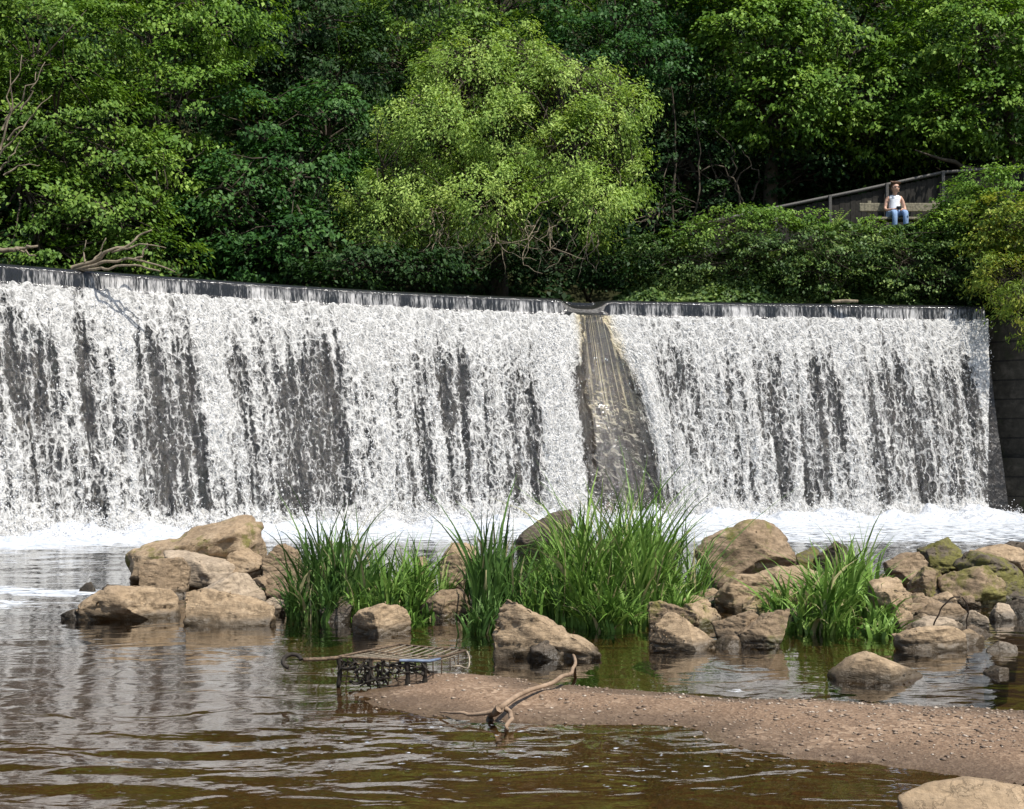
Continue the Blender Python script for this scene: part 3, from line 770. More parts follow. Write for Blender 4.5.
def rock(poly, Y, label, tone='tan', moss=0.0, depth=0.8, group=None, front=None, seed=None, lean=0.22, rough=1.0, bottom=0.3, name='boulder', cat='boulder', cuts=5):
    """poly: outline in photo pixels at distance Y (the rock's middle); depth: thickness / width"""
    poly = np.array(poly, float)
    seed = seed or int(abs(poly.sum())) % 9973
    rr = np.random.default_rng(seed)
    w0 = np.ptp(poly[:, 0]) * Y / F; h0 = np.ptp(poly[:, 1]) * Y / F
    Y = min(Y, F * HC / (np.sort(poly[:, 1])[-2:].mean() - HY) + .12 * depth * min(w0, 1.7 * h0 + .25 * w0))
    p3 = np.array([P(x, y, Y) for x, y in poly])
    wid = np.ptp(p3[:, 0]); hgt = np.ptp(p3[:, 2]); D = depth * min(wid, 1.7 * max(hgt, .05) + .25 * wid)
    c = p3.mean(0); zmin, zmax = p3[:, 2].min(), p3[:, 2].max()
    pts = [p3]
    for dy, sx, low in ((-0.5, .74, lean), (-0.3, .93, lean * .35), (0.28, .9, .12), (0.5, .66, .3)):
        q = p3.copy()
        q[:, 0] = c[0] + (q[:, 0] - c[0]) * sx
        f = (q[:, 2] - zmin) / (hgt + 1e-6)
        q[:, 2] = zmin + (q[:, 2] - zmin) * (1 - low * f)
        q[:, 1] += dy * D
        q += rr.normal(0, 1, q.shape) * np.array([.03 * wid, .07 * D, .035 * hgt])
        pts.append(q)
    lowp = p3[p3[:, 2] < zmin + .45 * hgt].copy(); lowp[:, 2] = zmin - bottom; lowp[:, 0] = c[0] + (lowp[:, 0] - c[0]) * .9; pts.append(lowp)
    if front is not None:
        pts.append(np.array([P(x, y, Y - dd * D) for x, y, dd in front]))
    pts = np.concatenate(pts)
    bm = bmesh.new()
    for q in pts: bm.verts.new(q)
    res = bmesh.ops.convex_hull(bm, input=bm.verts)
    bmesh.ops.delete(bm, geom=[v for v in bm.verts if not v.link_faces], context='VERTS')
    for _ in range(cuts):
        nv = np.array([rr.normal(0, .55), -abs(rr.normal(0, .5)) - .5, rr.normal(.2, .5)]); nv /= np.linalg.norm(nv)
        pr_ = np.array([v.co[:] for v in bm.verts]) @ nv
        cut = pr_.max() - rr.uniform(.06, .22) * (pr_.max() - pr_.min())
        gm = bm.verts[:] + bm.edges[:] + bm.faces[:]
        rs = bmesh.ops.bisect_plane(bm, geom=gm, plane_co=Vector(nv * cut), plane_no=Vector(nv), clear_outer=True)
        ed_ = [e for e in rs['geom_cut'] if isinstance(e, bmesh.types.BMEdge)]
        if ed_: bmesh.ops.contextual_create(bm, geom=ed_)
    bmesh.ops.recalc_face_normals(bm, faces=bm.faces)
    bmesh.ops.dissolve_limit(bm, angle_limit=R(6), verts=bm.verts, edges=bm.edges)
    bmesh.ops.triangulate(bm, faces=bm.faces)
    size = max(wid, hgt)
    target = max(size / 34, .012)
    for _ in range(8):
        es = [e for e in bm.edges if e.calc_length() > target * 1.5]
        if not es: break
        bmesh.ops.subdivide_edges(bm, edges=es, cuts=1, use_grid_fill=False)
        bmesh.ops.triangulate(bm, faces=bm.faces)
    for _ in range(1):
        bmesh.ops.smooth_vert(bm, verts=bm.verts, factor=.5, use_axis_x=True, use_axis_y=True, use_axis_z=True)
    bm.normal_update()
    co_ = np.array([v.co[:] for v in bm.verts]); no = np.array([v.normal[:] for v in bm.verts])
    k = 3.0 / size; s0 = seed * .37
    d = (fbm(co_[:, 0] * k + s0, co_[:, 1] * k, co_[:, 2] * k * 1.6, 5, 201) - .5) * .065 * size
    rg = 1 - np.abs(2 * fbm(co_[:, 0] * k * .8 + s0 + 9, co_[:, 1] * k * .8, co_[:, 2] * k * 1.9, 4, 205) - 1)
    d -= np.maximum(0, rg - .86) * .20 * size
    d += (fbm(co_[:, 0] * k * 5, co_[:, 1] * k * 5, co_[:, 2] * k * 7, 3, 209) - .5) * .035 * size
    co_ = co_ + no * (d * rough)[:, None]
    org = np.array([c[0], Y, zmin])
    for v, q in zip(bm.verts, co_): v.co = q - org
    me = bpy.data.meshes.new(name); bm.to_mesh(me); bm.free()
    for p in me.polygons: p.use_smooth = True
    o = bpy.data.objects.new(name, me); COL.objects.link(o); o.location = tuple(org)
    me.materials.append(rock_mat(tone, moss))
    tag(o, label, cat, group)
    return o

GL, GM, GR = 'boulders heaped beside the open water', 'boulders among the grass clumps', 'boulders heaped below the wing wall'
rock([(126,558),(130,551),(192,528),(236,515),(252,513),(264,525),(266,549),(258,568),(200,578),(129,578)], 14.3, 'largest long tan slab, tilted, on top of the heap by the open water', 'tan', .25, .55, GL, lean=.30, cuts=0, front=[(150,572,.6),(215,545,.55),(250,553,.5)])
rock([(140,569),(148,559),(183,557),(190,566),(189,587),(181,600),(146,592)], 13.2, 'blocky brown boulder with a dark pitted face below the tilted slab', 'brown', 0, .9, GL, lean=.05)
rock([(165,551),(192,551),(224,561),(250,568),(252,580),(212,588),(180,588)], 13.65, 'flat pale boulder lying under the overhang of the tilted slab', 'pale', 0, .9, GL, lean=.5)
rock([(230,553),(247,546),(262,557),(264,568),(240,574),(222,568)], 13.75, 'small rounded tan stone tucked beneath the high end of the tilted slab', 'tan', 0, .9, GL)
rock([(262,560),(277,544),(286,543),(299,550),(301,565),(283,575),(264,572)], 13.6, 'rounded brown boulder standing apart at the grassy end of the heap', 'brown', 0, 1.0, GL, lean=.2)
rock([(200,590),(236,572),(244,573),(267,596),(262,606),(212,606)], 12.4, 'pyramid shaped pale boulder behind the low front boulder', 'pale', 0, .9, GL, lean=.3)
rock([(185,592),(204,587),(224,596),(258,600),(277,608),(266,620),(236,625),(192,625),(185,614)], 11.6, 'low broad tan boulder at the water edge below the pyramid boulder', 'tan', 0, .75, GL, lean=.5)
rock([(78,605),(84,598),(107,585),(122,592),(139,588),(171,588),(178,596),(179,613),(157,619),(92,618)], 11.9, 'long low tan boulder with a peaked end in the open water', 'tan', 0, .6, GL, lean=.4)
rock([(250,580),(271,571),(294,570),(292,587),(265,595)], 12.9, 'flat brown stone between the pyramid boulder and the rounded one', 'brown', 0, .9, GL, lean=.4)
rock([(264,578),(283,569),(309,568),(314,580),(296,600),(271,596)], 12.3, 'dark edged brown boulder half hidden by the first grass clump', 'brown', 0, .9, GL, lean=.3)
rock([(262,604),(272,596),(284,600),(286,612),(270,617)], 11.8, 'fist sized pale stone beside the low front boulder', 'pale', 0, .9, GL, name='stone', cat='stone')
rock([(60,614),(74,609),(98,610),(104,619),(64,619)], 11.75, 'thin dark stone barely clearing the water before the peaked boulder', 'dark', 0, .7, GL, name='stone', cat='stone')
rock([(78,588),(84,580),(90,581),(96,590),(80,593)], 13.4, 'small black stone in the open water near the white foam line', 'dark', 0, .9, GL, name='stone', cat='stone')
rock([(98,590),(106,584),(124,585),(128,592),(100,593)], 13.5, 'low black stone between the foam line and the tilted slab', 'dark', 0, .9, GL, name='stone', cat='stone')
rock([(210,560),(226,551),(242,556),(246,570),(224,575),(210,572)], 13.9, 'narrow brown stone wedged under the middle of the tilted slab', 'brown', 0, .9, GL, name='stone', cat='stone')

rock([(351,618),(359,610),(384,602),(404,606),(411,618),(411,633),(353,633)], 10.75, 'rounded tan boulder standing alone in front of the first grass clump', 'tan', 0, .8, GM, lean=.3)
rock([(438,562),(451,543),(468,541),(479,549),(477,582),(458,595),(441,578)], 13.2, 'upright tan boulder seen between two grass clumps', 'tan', 0, .9, GM, lean=.25)
rock([(419,607),(441,589),(463,588),(470,609),(453,619),(426,617)], 11.5, 'brown boulder overhanging a dark gap beside the tall grass', 'brown', .1, .8, GM, lean=.3)
rock([(413,570),(415,556),(426,551),(428,566),(420,576)], 13.5, 'small tan stone peeping over the first grass clump', 'tan', 0, .9, GM, name='stone', cat='stone')
rock([(515,540),(539,519),(559,508),(571,508),(574,522),(562,545),(546,562),(520,560)], 14.0, 'dark wedge shaped boulder rising behind the grass against the waterfall', 'dark', .1, .8, GM, lean=.0)
rock([(491,604),(502,596),(517,603),(549,620),(574,632),(599,647),(602,654),(574,659),(550,652),(520,645),(491,641)], 10.05, 'long brown boulder sloping down to the water below the big grass clump', 'tan', 0, .5, GM, lean=.5)
rock([(530,648),(545,639),(560,640),(566,657),(548,660),(533,657)], 9.6, 'small dark stone at the foot of the long sloping boulder', 'dark', 0, .8, GM, name='stone', cat='stone')
rock([(648,602),(658,599),(695,612),(700,628),(678,636),(648,622)], 10.7, 'mossy brown boulder at the foot of the big grass clump', 'brown', .5, .8, GM, lean=.3)
rock([(649,643),(650,628),(668,610),(676,612),(717,643),(700,651),(671,646)], 10.1, 'wedge boulder with a pale sloping edge and dark wet face', 'tan', 0, .55, GM, lean=.1, front=[(670,640,.2)])
rock([(676,612),(685,603),(722,606),(724,618),(704,630),(684,624)], 11.3, 'flat olive tan slab behind the wedge boulder', 'tan', .6, .8, GM, lean=.6)

rock([(695,550),(704,537),(736,523),(758,518),(777,520),(784,535),(792,544),(795,566),(768,585),(729,592),(705,575)], 13.4, 'biggest round grey brown boulder with a crack across it, beside the big grass clump', 'brown', .3, .85, GR, lean=.3)
rock([(714,596),(736,573),(768,576),(773,584),(752,594),(746,610),(720,610)], 11.8, 'angular boulder with a dark mossy face under the biggest round boulder', 'tan', .3, .9, GR, lean=.1)
rock([(747,576),(778,565),(803,565),(821,574),(824,580),(813,592),(788,600),(760,592)], 12.2, 'flat topped pinkish tan boulder between the round boulder and the grass', 'tan', 0, .9, GR, lean=.45)
rock([(742,609),(761,591),(778,590),(801,601),(790,614),(754,616)], 11.2, 'low boulder with yellow moss before the flat topped one', 'tan', .8, .9, GR, lean=.4)
rock([(712,622),(731,617),(754,609),(760,615),(741,632),(740,644),(727,640)], 10.8, 'small split boulder with a black shaded side near the water', 'brown', 0, .9, GR, lean=.1)
rock([(737,634),(768,613),(790,608),(786,624),(760,645),(742,645)], 10.55, 'brown boulder leaning out of the lower grass clump', 'brown', .2, .9, GR, lean=.1)
rock([(712,641),(724,630),(739,637),(742,646),(720,650)], 10.2, 'rounded little stone at the water edge before the split boulder', 'brown', 0, .9, GR, name='stone', cat='stone')
rock([(793,556),(815,544),(822,547),(820,568),(798,570)], 13.8, 'small green mossy boulder right behind the flat topped one', 'dark', .8, .9, GR, lean=.2)
rock([(814,558),(835,541),(847,547),(852,560),(842,580),(822,580)], 13.5, 'dark pointed boulder standing above the lower grass clump', 'dark', .3, .9, GR, lean=.1)
rock([(829,673),(847,657),(866,650),(880,656),(905,665),(929,675),(901,680),(835,677)], 8.75, 'smooth humped boulder lying alone in the shallows by the gravel bar', 'tan', 0, .7, GR, lean=.45, rough=.45)
rock([(868,582),(887,571),(902,576),(914,596),(913,624),(892,632),(871,615)], 11.4, 'tall pitted tan boulder beside the lower grass clump', 'tan', 0, .8, GR, lean=.3)
rock([(884,562),(901,553),(920,551),(928,562),(916,578),(890,576)], 13.0, 'grey brown boulder behind the tall pitted one', 'brown', 0, .9, GR, lean=.3)
rock([(919,550),(935,542),(951,535),(961,551),(963,562),(948,570),(922,570)], 13.6, 'pointed boulder with bright yellow green moss, highest by the pool', 'dark', .9, .9, GR, lean=.15)
rock([(909,584),(925,566),(945,571),(943,590),(920,598)], 12.2, 'angular boulder with one dark mossy side in the middle of the heap', 'brown', .6, .9, GR, lean=.1)
rock([(939,578),(955,570),(984,564),(1006,583),(1004,594),(998,604),(965,606),(944,597)], 12.1, 'broad pale topped boulder with dark moss hanging down its face', 'brown', .7, .9, GR, lean=.4)
rock([(953,566),(974,550),(1000,556),(1026,566),(1028,584),(988,580)], 13.0, 'dark green mossy boulder behind the broad pale topped one', 'dark', .8, .9, GR, lean=.2)
rock([(968,551),(1002,544),(1030,551),(1036,564),(985,563)], 13.9, 'flat tan slab on top of the heap next to the foaming pool', 'tan', 0, .9, GR, lean=.6)
rock([(928,598),(948,591),(955,597),(955,607),(930,608)], 11.5, 'small flat tan stone lying in the gap under the broad boulder', 'tan', 0, .9, GR, name='stone', cat='stone')
rock([(916,612),(930,604),(958,603),(968,611),(956,624),(925,620)], 11.15, 'rounded pinkish boulder with a dark hollow beneath it', 'brown', 0, .9, GR, lean=.4)
rock([(911,626),(925,616),(951,618),(968,625),(962,634),(930,636)], 10.8, 'low yellowish stone on top of the long waterline slab', 'pale', .3, .9, GR, lean=.5, name='stone', cat='stone')
rock([(890,634),(918,626),(955,626),(966,634),(967,645),(946,649),(910,650)], 10.15, 'long tan slab at the waterline behind the thin twigs', 'tan', 0, .7, GR, lean=.35)
rock([(958,623),(972,609),(987,616),(988,627),(966,629)], 11.0, 'pale smooth stone half in water beside the rounded pinkish boulder', 'pale', 0, .9, GR, name='stone', cat='stone')
rock([(989,615),(998,602),(1009,604),(1016,618),(993,621)], 11.4, 'white topped angular stone standing in the shallow channel', 'pale', 0, .9, GR, name='stone', cat='stone')
rock([(986,650),(1002,641),(1017,645),(1014,654)], 9.8, 'small pale pointed stone out in the channel', 'pale', 0, .9, GR, name='stone', cat='stone')
rock([(984,672),(995,665),(1008,668),(1006,676)], 8.9, 'low grey stone awash in the riffle', 'brown', 0, .9, GR, name='stone', cat='stone')
rock([(958,632),(970,628),(985,637),(973,644),(960,643)], 10.3, 'low wet stone at the end of the long waterline slab', 'tan', 0, .9, GR, name='stone', cat='stone')
rock([(911,590),(925,592),(927,606),(913,608)], 11.7, 'small upright tan stone beside the tall pitted boulder', 'tan', 0, .9, GR, name='stone', cat='stone')
rock([(996,580),(1026,580),(1032,602),(1004,604)], 12.4, 'mossy boulder at the edge of the heap beside the channel', 'dark', .7, .9, GR, lean=.3)
rock([(1008,602),(1020,598),(1040,602),(1040,618),(1014,616)], 11.6, 'dark boulder below the mossy edge boulder by the channel', 'dark', .3, .9, GR, lean=.3)
rock([(998,548),(1012,541),(1036,543),(1040,552)], 15.0, 'thin dark stone at the brink of the foaming pool', 'dark', 0, .9, GR, name='stone', cat='stone')
rock([(896,795),(925,783),(975,779),(1045,786),(1060,830),(1000,836),(905,826)], 5.7, 'broad smooth pale boulder at the near edge of the water', 'tan', 0, .6, None, lean=.3, rough=.5)
rock([(783,612),(800,604),(815,612),(812,628),(788,628)], 10.9, 'dark wet stone beneath the lower grass clump', 'dark', 0, .9, GM, name='stone', cat='stone')
rock([(320,610),(340,598),(352,606),(346,620),(326,622)], 11.2, 'dark driftwood coloured stone under the first grass clump', 'dark', 0, .9, GM, name='stone', cat='stone')
rock([(470,600),(486,592),(496,602),(492,622),(472,622)], 11.4, 'dark stone in the shade of the tall grass clump', 'dark', 0, .9, GM, name='stone', cat='stone')

# small stones filling the gaps of the heap
rf = np.random.default_rng(88)
proto = []
for k in range(4):
    o = rock([(900,600),(906,592),(918,589),(930,594),(933,604),(920,609),(905,608)], 12.0, 'small tan stone among many filling the gaps between the boulders below the wing wall', ['tan','brown','brown','dark'][k], .3 * (k == 1), .9, GR, seed=700 + k * 13, name='stone', cat='stone', bottom=.05)
    proto.append(o)
nst = 0
while nst < 46:
    px_, py_ = rf.uniform(690, 1024), rf.uniform(572, 646)
    if 755 < px_ < 890 and py_ > 585: continue
    g_ = G(px_, py_)
    if g_[1] > 14 or poly_sd(np.array([g_[0]]), np.array([g_[1]]), ISL)[0] < .05: continue
    o = proto[nst] if nst < 4 else proto[nst % 4].copy()
    if nst >= 4: COL.objects.link(o)
    sc_ = rf.uniform(.5, 1.25)
    o.location = (g_[0], g_[1], float(bed_h(g_[:1], g_[1:2])[0]) - .02 + rf.uniform(0, .05)); o.scale = (sc_ * rf.uniform(.8, 1.3), sc_ * rf.uniform(.8, 1.2), sc_ * rf.uniform(.6, 1.1)); o.rotation_euler = (rf.uniform(-.2, .2), rf.uniform(-.2, .2), rf.uniform(0, 6.28))
    nst += 1

# ------------------------------------------------------------------ grass clumps
def blades(specs, seed):
    """specs: list of (px0,px1,Y0,Y1, n, hmin,hmax, lean, width)"""
    r = np.random.default_rng(seed)
    VV, FF, RR, off = [], [], [], 0
    for (x0, x1, Y0, Y1, n, h0, h1, lean, wd) in specs:
        Y = Y0 + (Y1 - Y0) * r.random(n)
        u = np.clip(.5 + r.normal(0, .26, n), 0, 1)
        X = ((x0 + (x1 - x0) * u) - CX) / F * Y
        nt = max(2, n // 26)
        tX = ((x0 + (x1 - x0) * np.clip(.5 + r.normal(0, .27, nt), 0, 1)) - CX) / F * (Y0 + Y1) / 2; tY = Y0 + (Y1 - Y0) * r.random(nt); th_ = .55 + .75 * r.random(nt)
        ti = r.integers(0, nt, n); ox, oy = r.normal(0, .035, n), r.normal(0, .035, n)
        X, Y = tX[ti] + ox, tY[ti] + oy
        u = np.clip((X / Y * F + CX - x0) / (x1 - x0), 0, 1)
        clump = fbm(X * 5, Y * 5, 0, 2, seed)
        Z = np.maximum(bed_h(X, Y), -0.02)
        h = (h0 + (h1 - h0) * r.random(n)) * th_[ti] * (.8 + .4 * clump) * (1 - .35 * np.abs(2 * u - 1) ** 2)
        az = r.random(n) * 6.283
        dx, dy = np.cos(az), np.sin(az)
        dx = dx * .8 + (2 * u - 1) * .35
        L = lean * (.35 + 1.15 * r.random(n)) * h
        S = 7
        t = np.linspace(0, 1, S)[None, :]
        bend = t ** (1.6 + 1.4 * r.random(n)[:, None])
        droop = r.random(n)[:, None] ** 1.1 * .85
        px_ = X[:, None] + dx[:, None] * L[:, None] * bend + .01 * np.sin(t * 5 + az[:, None])
        py_ = Y[:, None] + dy[:, None] * L[:, None] * bend
        pz_ = Z[:, None] + h[:, None] * 1.08 * (t - droop * t ** 2.6 * .85)
        ctr = np.stack([px_, py_, pz_], -1)
        wa = r.random(n) * 3.14
        side = np.stack([np.cos(wa), np.sin(wa) * .6, .15 * np.sin(az)], 1)
        wdt = 1.2 * wd * (.55 + .8 * r.random(n))[:, None] * np.clip(1.05 - t ** 2.2, .06, 1)
        Lv = ctr - side[:, None, :] * wdt[..., None] * .5; Rv = ctr + side[:, None, :] * wdt[..., None] * .5
        V = np.stack([Lv, Rv], 2).reshape(n, S * 2, 3)
        b = np.arange(S - 1) * 2
        f = np.stack([b, b + 1, b + 3, b + 2], 1)
        FF.append((f[None] + (np.arange(n) * S * 2)[:, None, None] + off).reshape(-1, 4))
        VV.append(V.reshape(-1, 3)); off += n * S * 2
        rr_ = np.clip(.48 + r.normal(0, .2, n) + r.normal(0, .16, nt)[ti], 0, 1); dead = r.random(n) < .07
        RR.append(np.repeat(np.where(dead, 1.0, rr_ * .9), S - 1))
    return np.concatenate(VV), np.concatenate(FF), np.concatenate(RR)

def m_grass(name, stops, trans=.3):
    t = NT(name)
    a = t.n('ShaderNodeAttribute', attribute_name='rnd')
    c = t.ramp(a.outputs['Fac'], stops)
    d = t.n('ShaderNodeBsdfDiffuse'); t.l(c, d.inputs[0])
    tr = t.n('ShaderNodeBsdfTranslucent'); t.l(c, tr.inputs[0])
    mx = t.n('ShaderNodeMixShader'); mx.inputs[0].default_value = trans; t.l(d.outputs[0], mx.inputs[1]); t.l(tr.outputs[0], mx.inputs[2])
    g = t.n('ShaderNodeBsdfGlossy'); g.inputs['Roughness'].default_value = .45; g.inputs['Color'].default_value = (.6, .8, .4, 1)
    m2 = t.n('ShaderNodeMixShader'); m2.inputs[0].default_value = .03; t.l(mx.outputs[0], m2.inputs[1]); t.l(g.outputs[0], m2.inputs[2])
    return t.done(m2.outputs[0])
g_fresh = m_grass('grass_fresh', [(0, (0.055, 0.115, 0.020)), (.45, (0.12, 0.225, 0.036)), (.9, (0.25, 0.36, 0.09)), (1, (0.36, 0.32, 0.16))])
g_dark = m_grass('grass_dark', [(0, (0.028, 0.065, 0.014)), (.5, (0.07, 0.145, 0.03)), (.9, (0.15, 0.24, 0.065)), (1, (0.3, 0.27, 0.14))])
GG = 'clumps of long grass among the boulders'
def clump(label, mat, specs, seed):
    V, Fc, rr_ = blades(specs, seed)
    o = mesh_np('grass_clump', V, Fc, mat, None, False, {'rnd': rr_})
    tag(o, label, 'grass', GG)
clump('dark reedy grass clump behind the lone rounded boulder, nearest the open water heap', g_dark, [(299, 377, 11.0, 12.0, 672, 0.41, 0.96, .45, 0.0225), (290, 344, 10.8, 11.5, 320, 0.15, 0.48, .8, 0.0196)], 301)
clump('bright green grass clump just behind the lone rounded boulder', g_fresh, [(348, 432, 11.0, 11.9, 768, 0.22, 0.65, .6, 0.0211), (404, 446, 11.5, 12.2, 240, 0.26, 0.72, .5, 0.0196)], 302)
clump('small leafy tuft growing beside the lone rounded boulder', g_fresh, [(406, 423, 10.5, 10.9, 80, 0.07, 0.21, .8, 0.0281)], 303)
clump('tall narrow dark grass clump hanging over the water between two boulders', g_dark, [(468, 517, 10.5, 11.6, 672, 0.44, 1.07, .35, 0.0225), (468, 501, 10.2, 10.6, 224, 0.19, 0.48, .6, 0.0196)], 304)
clump('yellowish grass tufts on top of the long sloping boulder', g_fresh, [(509, 555, 10.6, 11.5, 480, 0.22, 0.63, .6, 0.0182)], 305)
clump('biggest bushy green grass clump in front of the notch in the waterfall', g_fresh, [(543, 681, 10.6, 12.2, 2080, 0.41, 1.06, .5, 0.0225), (571, 688, 11.4, 12.6, 720, 0.56, 1.20, .5, 0.0196), (566, 633, 10.2, 10.7, 480, 0.19, 0.53, .8, 0.0239), (644, 686, 10.8, 11.4, 256, 0.22, 0.58, .8, 0.0196)], 306)
clump('thin wispy grass stems arching over the gap beside the biggest round boulder', g_dark, [(661, 724, 11.4, 12.4, 96, 0.44, 1.11, .9, 0.0112)], 307)
clump('broad bladed green clump at the water edge before the tall pitted boulder', g_fresh, [(783, 876, 10.2, 11.3, 992, 0.22, 0.70, .7, 0.0281), (834, 880, 11.0, 11.6, 208, 0.37, 0.82, .4, 0.0225), (770, 879, 10.0, 10.4, 384, 0.11, 0.33, .8, 0.0252)], 308)
clump('low tuft hanging into the water at the end of the long waterline slab', g_fresh, [(879, 900, 10.0, 10.3, 96, 0.07, 0.24, .9, 0.0196)], 309)
clump('tiny sprout growing in the crack between the dark faced block and its neighbour', g_fresh, [(187, 193, 12.0, 12.3, 35, 0.06, 0.17, .6, 0.0169)], 310)

# ------------------------------------------------------------------ foliage
def leaf_quads(c, nrm, size, r, aspect=.62, axis=None):
    n = len(c)
    nrm = nrm / (np.linalg.norm(nrm, axis=1)[:, None] + 1e-9)
    a = r.normal(0, 1, (n, 3)) if axis is None else axis + r.normal(0, .45, (n, 3))
    a -= (a * nrm).sum(1)[:, None] * nrm
    a /= np.linalg.norm(a, axis=1)[:, None] + 1e-9
    b = np.cross(nrm, a)
    L = size[:, None]; W = L * aspect
    f = nrm * W * .18
    V = np.stack([c - a * L * .5, c + b * W * .5 + f - a * L * .05, c + a * L * .5 - nrm * L * .12, c - b * W * .5 + f - a * L * .05], 1)
    return V.reshape(-1, 3), np.arange(n * 4).reshape(n, 4)

def crown(lobes, spacing, per, leaf, seed, droop=.25, spray=.42, aspect=.62, up=.9, fill=.35, hang=0.0, shape=(.5, .5, .15)):
    """lobes: (px,py,rx,ry,Y,ry_depth) ellipsoids given in photo px at distance Y. Leaves sit on flattened sprays at the twig ends."""
    r = np.random.default_rng(seed)
    C, D = [], []
    for (px, py, rx, ry, Y, dp) in lobes:
        c = P(px, py, Y); a = np.array([rx * Y / F, dp, ry * Y / F])
        area = 4 * np.pi * ((a[0] * a[1]) ** 1.6 + (a[0] * a[2]) ** 1.6 + (a[1] * a[2]) ** 1.6) ** (1 / 1.6) / 3 ** (1 / 1.6)
        n = max(6, int(area / spacing ** 2))
        d = r.normal(0, 1, (n, 3)); d /= np.linalg.norm(d, axis=1)[:, None]
        d = d[~((d[:, 1] > .55) & (r.random(n) < .75))]           # few sprays on the side no one sees
        n = len(d)
        rad = 1 - fill * r.random(n) ** 1.5
        rad *= .62 + .80 * fbm(d[:, 0] * 2.6 + px, d[:, 1] * 2.6 + py, d[:, 2] * 2.6, 3, seed)
        C.append(c + d * a * rad[:, None]); D.append(d)
    C, D = np.concatenate(C), np.concatenate(D)
    n = len(C)
    k = (per * (.5 + r.random(n))).astype(int)
    idx = np.repeat(np.arange(n), k)
    m = len(idx)
    out = D * np.array([1, 1, .45]) + np.array([0, 0, .1]); out /= np.linalg.norm(out, axis=1)[:, None]
    S = spray * (.6 + .8 * r.random(n))
    q = r.normal(0, 1, (m, 3)) * np.array(shape)
    ln = np.linalg.norm(q[:, :2], axis=1)
    q[:, 2] -= droop * ln ** 2 * 1.2 + hang * np.abs(r.normal(0, 1, m))
    c = C[idx] + q * S[idx][:, None]
    nrm = np.array([0, 0, up]) + D[idx] * .55 + r.normal(0, .42, (m, 3)) + np.array([.12, -.12, 0])
    size = leaf * (.6 + .8 * r.random(m))
    axis = D[idx] * .8 + np.array([0, 0, -.5]) + 0 * c
    V, Fc = leaf_quads(c, nrm, size, r, aspect, axis)
    rnd = np.clip(.5 + .22 * r.normal(0, 1, n)[idx] * .8 + .15 * r.normal(0, 1, m), 0, 1)
    return V, Fc, rnd, C

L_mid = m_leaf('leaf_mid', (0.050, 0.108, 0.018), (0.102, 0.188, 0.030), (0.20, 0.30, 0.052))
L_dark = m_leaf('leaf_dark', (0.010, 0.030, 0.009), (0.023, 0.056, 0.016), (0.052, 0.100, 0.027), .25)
L_blue = m_leaf('leaf_maple', (0.018, 0.060, 0.014), (0.038, 0.102, 0.025), (0.082, 0.175, 0.040), .3)
L_willow = m_leaf('leaf_willow', (0.13, 0.225, 0.045), (0.26, 0.385, 0.085), (0.43, 0.53, 0.15), .38)
L_syc = m_leaf('leaf_sycamore', (0.062, 0.135, 0.018), (0.120, 0.225, 0.032), (0.22, 0.33, 0.055), .32, .06)
L_ivy = m_leaf('leaf_ivy', (0.022, 0.050, 0.012), (0.052, 0.102, 0.024), (0.18, 0.25, 0.060), .2, .07)
L_yel = m_leaf('leaf_yellow', (0.085, 0.145, 0.024), (0.17, 0.25, 0.038), (0.37, 0.36, 0.06), .35)
bark = m_bark('bark_grey', (0.03, 0.024, 0.018), (0.10, 0.082, 0.06))
bark_pale = m_bark('bark_pale', (0.13, 0.105, 0.07), (0.30, 0.25, 0.18), 14)

def tree(label, name, lobes, mat, seed, base, spacing=0.68, per=77, leaf=0.104, trunk_r=.16, group=None, cat='tree', limbs=True, barkm=None, extra=None, **kw):
    base = np.array(base, float)
    root = empty(name, base); tag(root, label, cat, group)
    V, Fc, rnd, C = crown(lobes, spacing, per, leaf, seed, **kw)
    cr = mesh_np('crown', V, Fc, mat, root, False, {'rnd': rnd})
    r = np.random.default_rng(seed + 1)
    ctrs = np.array([P(l[0], l[1], l[4]) for l in lobes])
    top = ctrs.mean(0) * .6 + ctrs[np.argmax(ctrs[:, 2])] * .4
    fork = base * .45 + top * .55; fork[:2] += r.normal(0, .2, 2)
    V, Fc = tubes([(smooth_path([base - [0, 0, .5], base * .8 + fork * .2 + r.normal(0, .06, 3), fork, top], 14, .12, seed), np.linspace(trunk_r * 1.2, trunk_r * .3, 14))], 8)
    tr_ = mesh_np('trunk', V, Fc, barkm or bark, root, True)
    ps = []
    for i, c in enumerate(ctrs):
        s = base + (fork - base) * (.5 + .5 * r.random())
        mid = (s + c) / 2 + np.array([0, 0, .25])
        ps.append((smooth_path([s, mid, c], 10, .1, seed + i), np.linspace(trunk_r * .45, trunk_r * .12, 10)))
        near = C[np.linalg.norm(C - c, axis=1) < 2.2]
        if len(near):
            for q in near[r.choice(len(near), min(len(near), 16), replace=False)]:
                ps.append((smooth_path([c * .75 + s * .25, (c + q) / 2 + r.normal(0, .12, 3), q], 7, .08, seed + i), np.linspace(min(.03, trunk_r * .18), .005, 7)))
    V, Fc = tubes(ps, 6)
    lm_ = mesh_np('limbs', V, Fc, barkm or bark, None, True); lm_.parent = tr_; lm_.location = (0, 0, 0)
    if extra:
        V, Fc = tubes(extra, 6); mesh_np('bare_twigs', V, Fc, bark_pale if cat == 'tree' and name != 'broadleaf_tree' else bark, root, True)
    return root

GT = 'trees on the wooded slope'
def hb(px, Y):                          # a point on the slope
    X = (px - CX) / F * Y
    return (X, Y, float(hill_h(np.array([X]), np.array([float(Y)]))[0]))

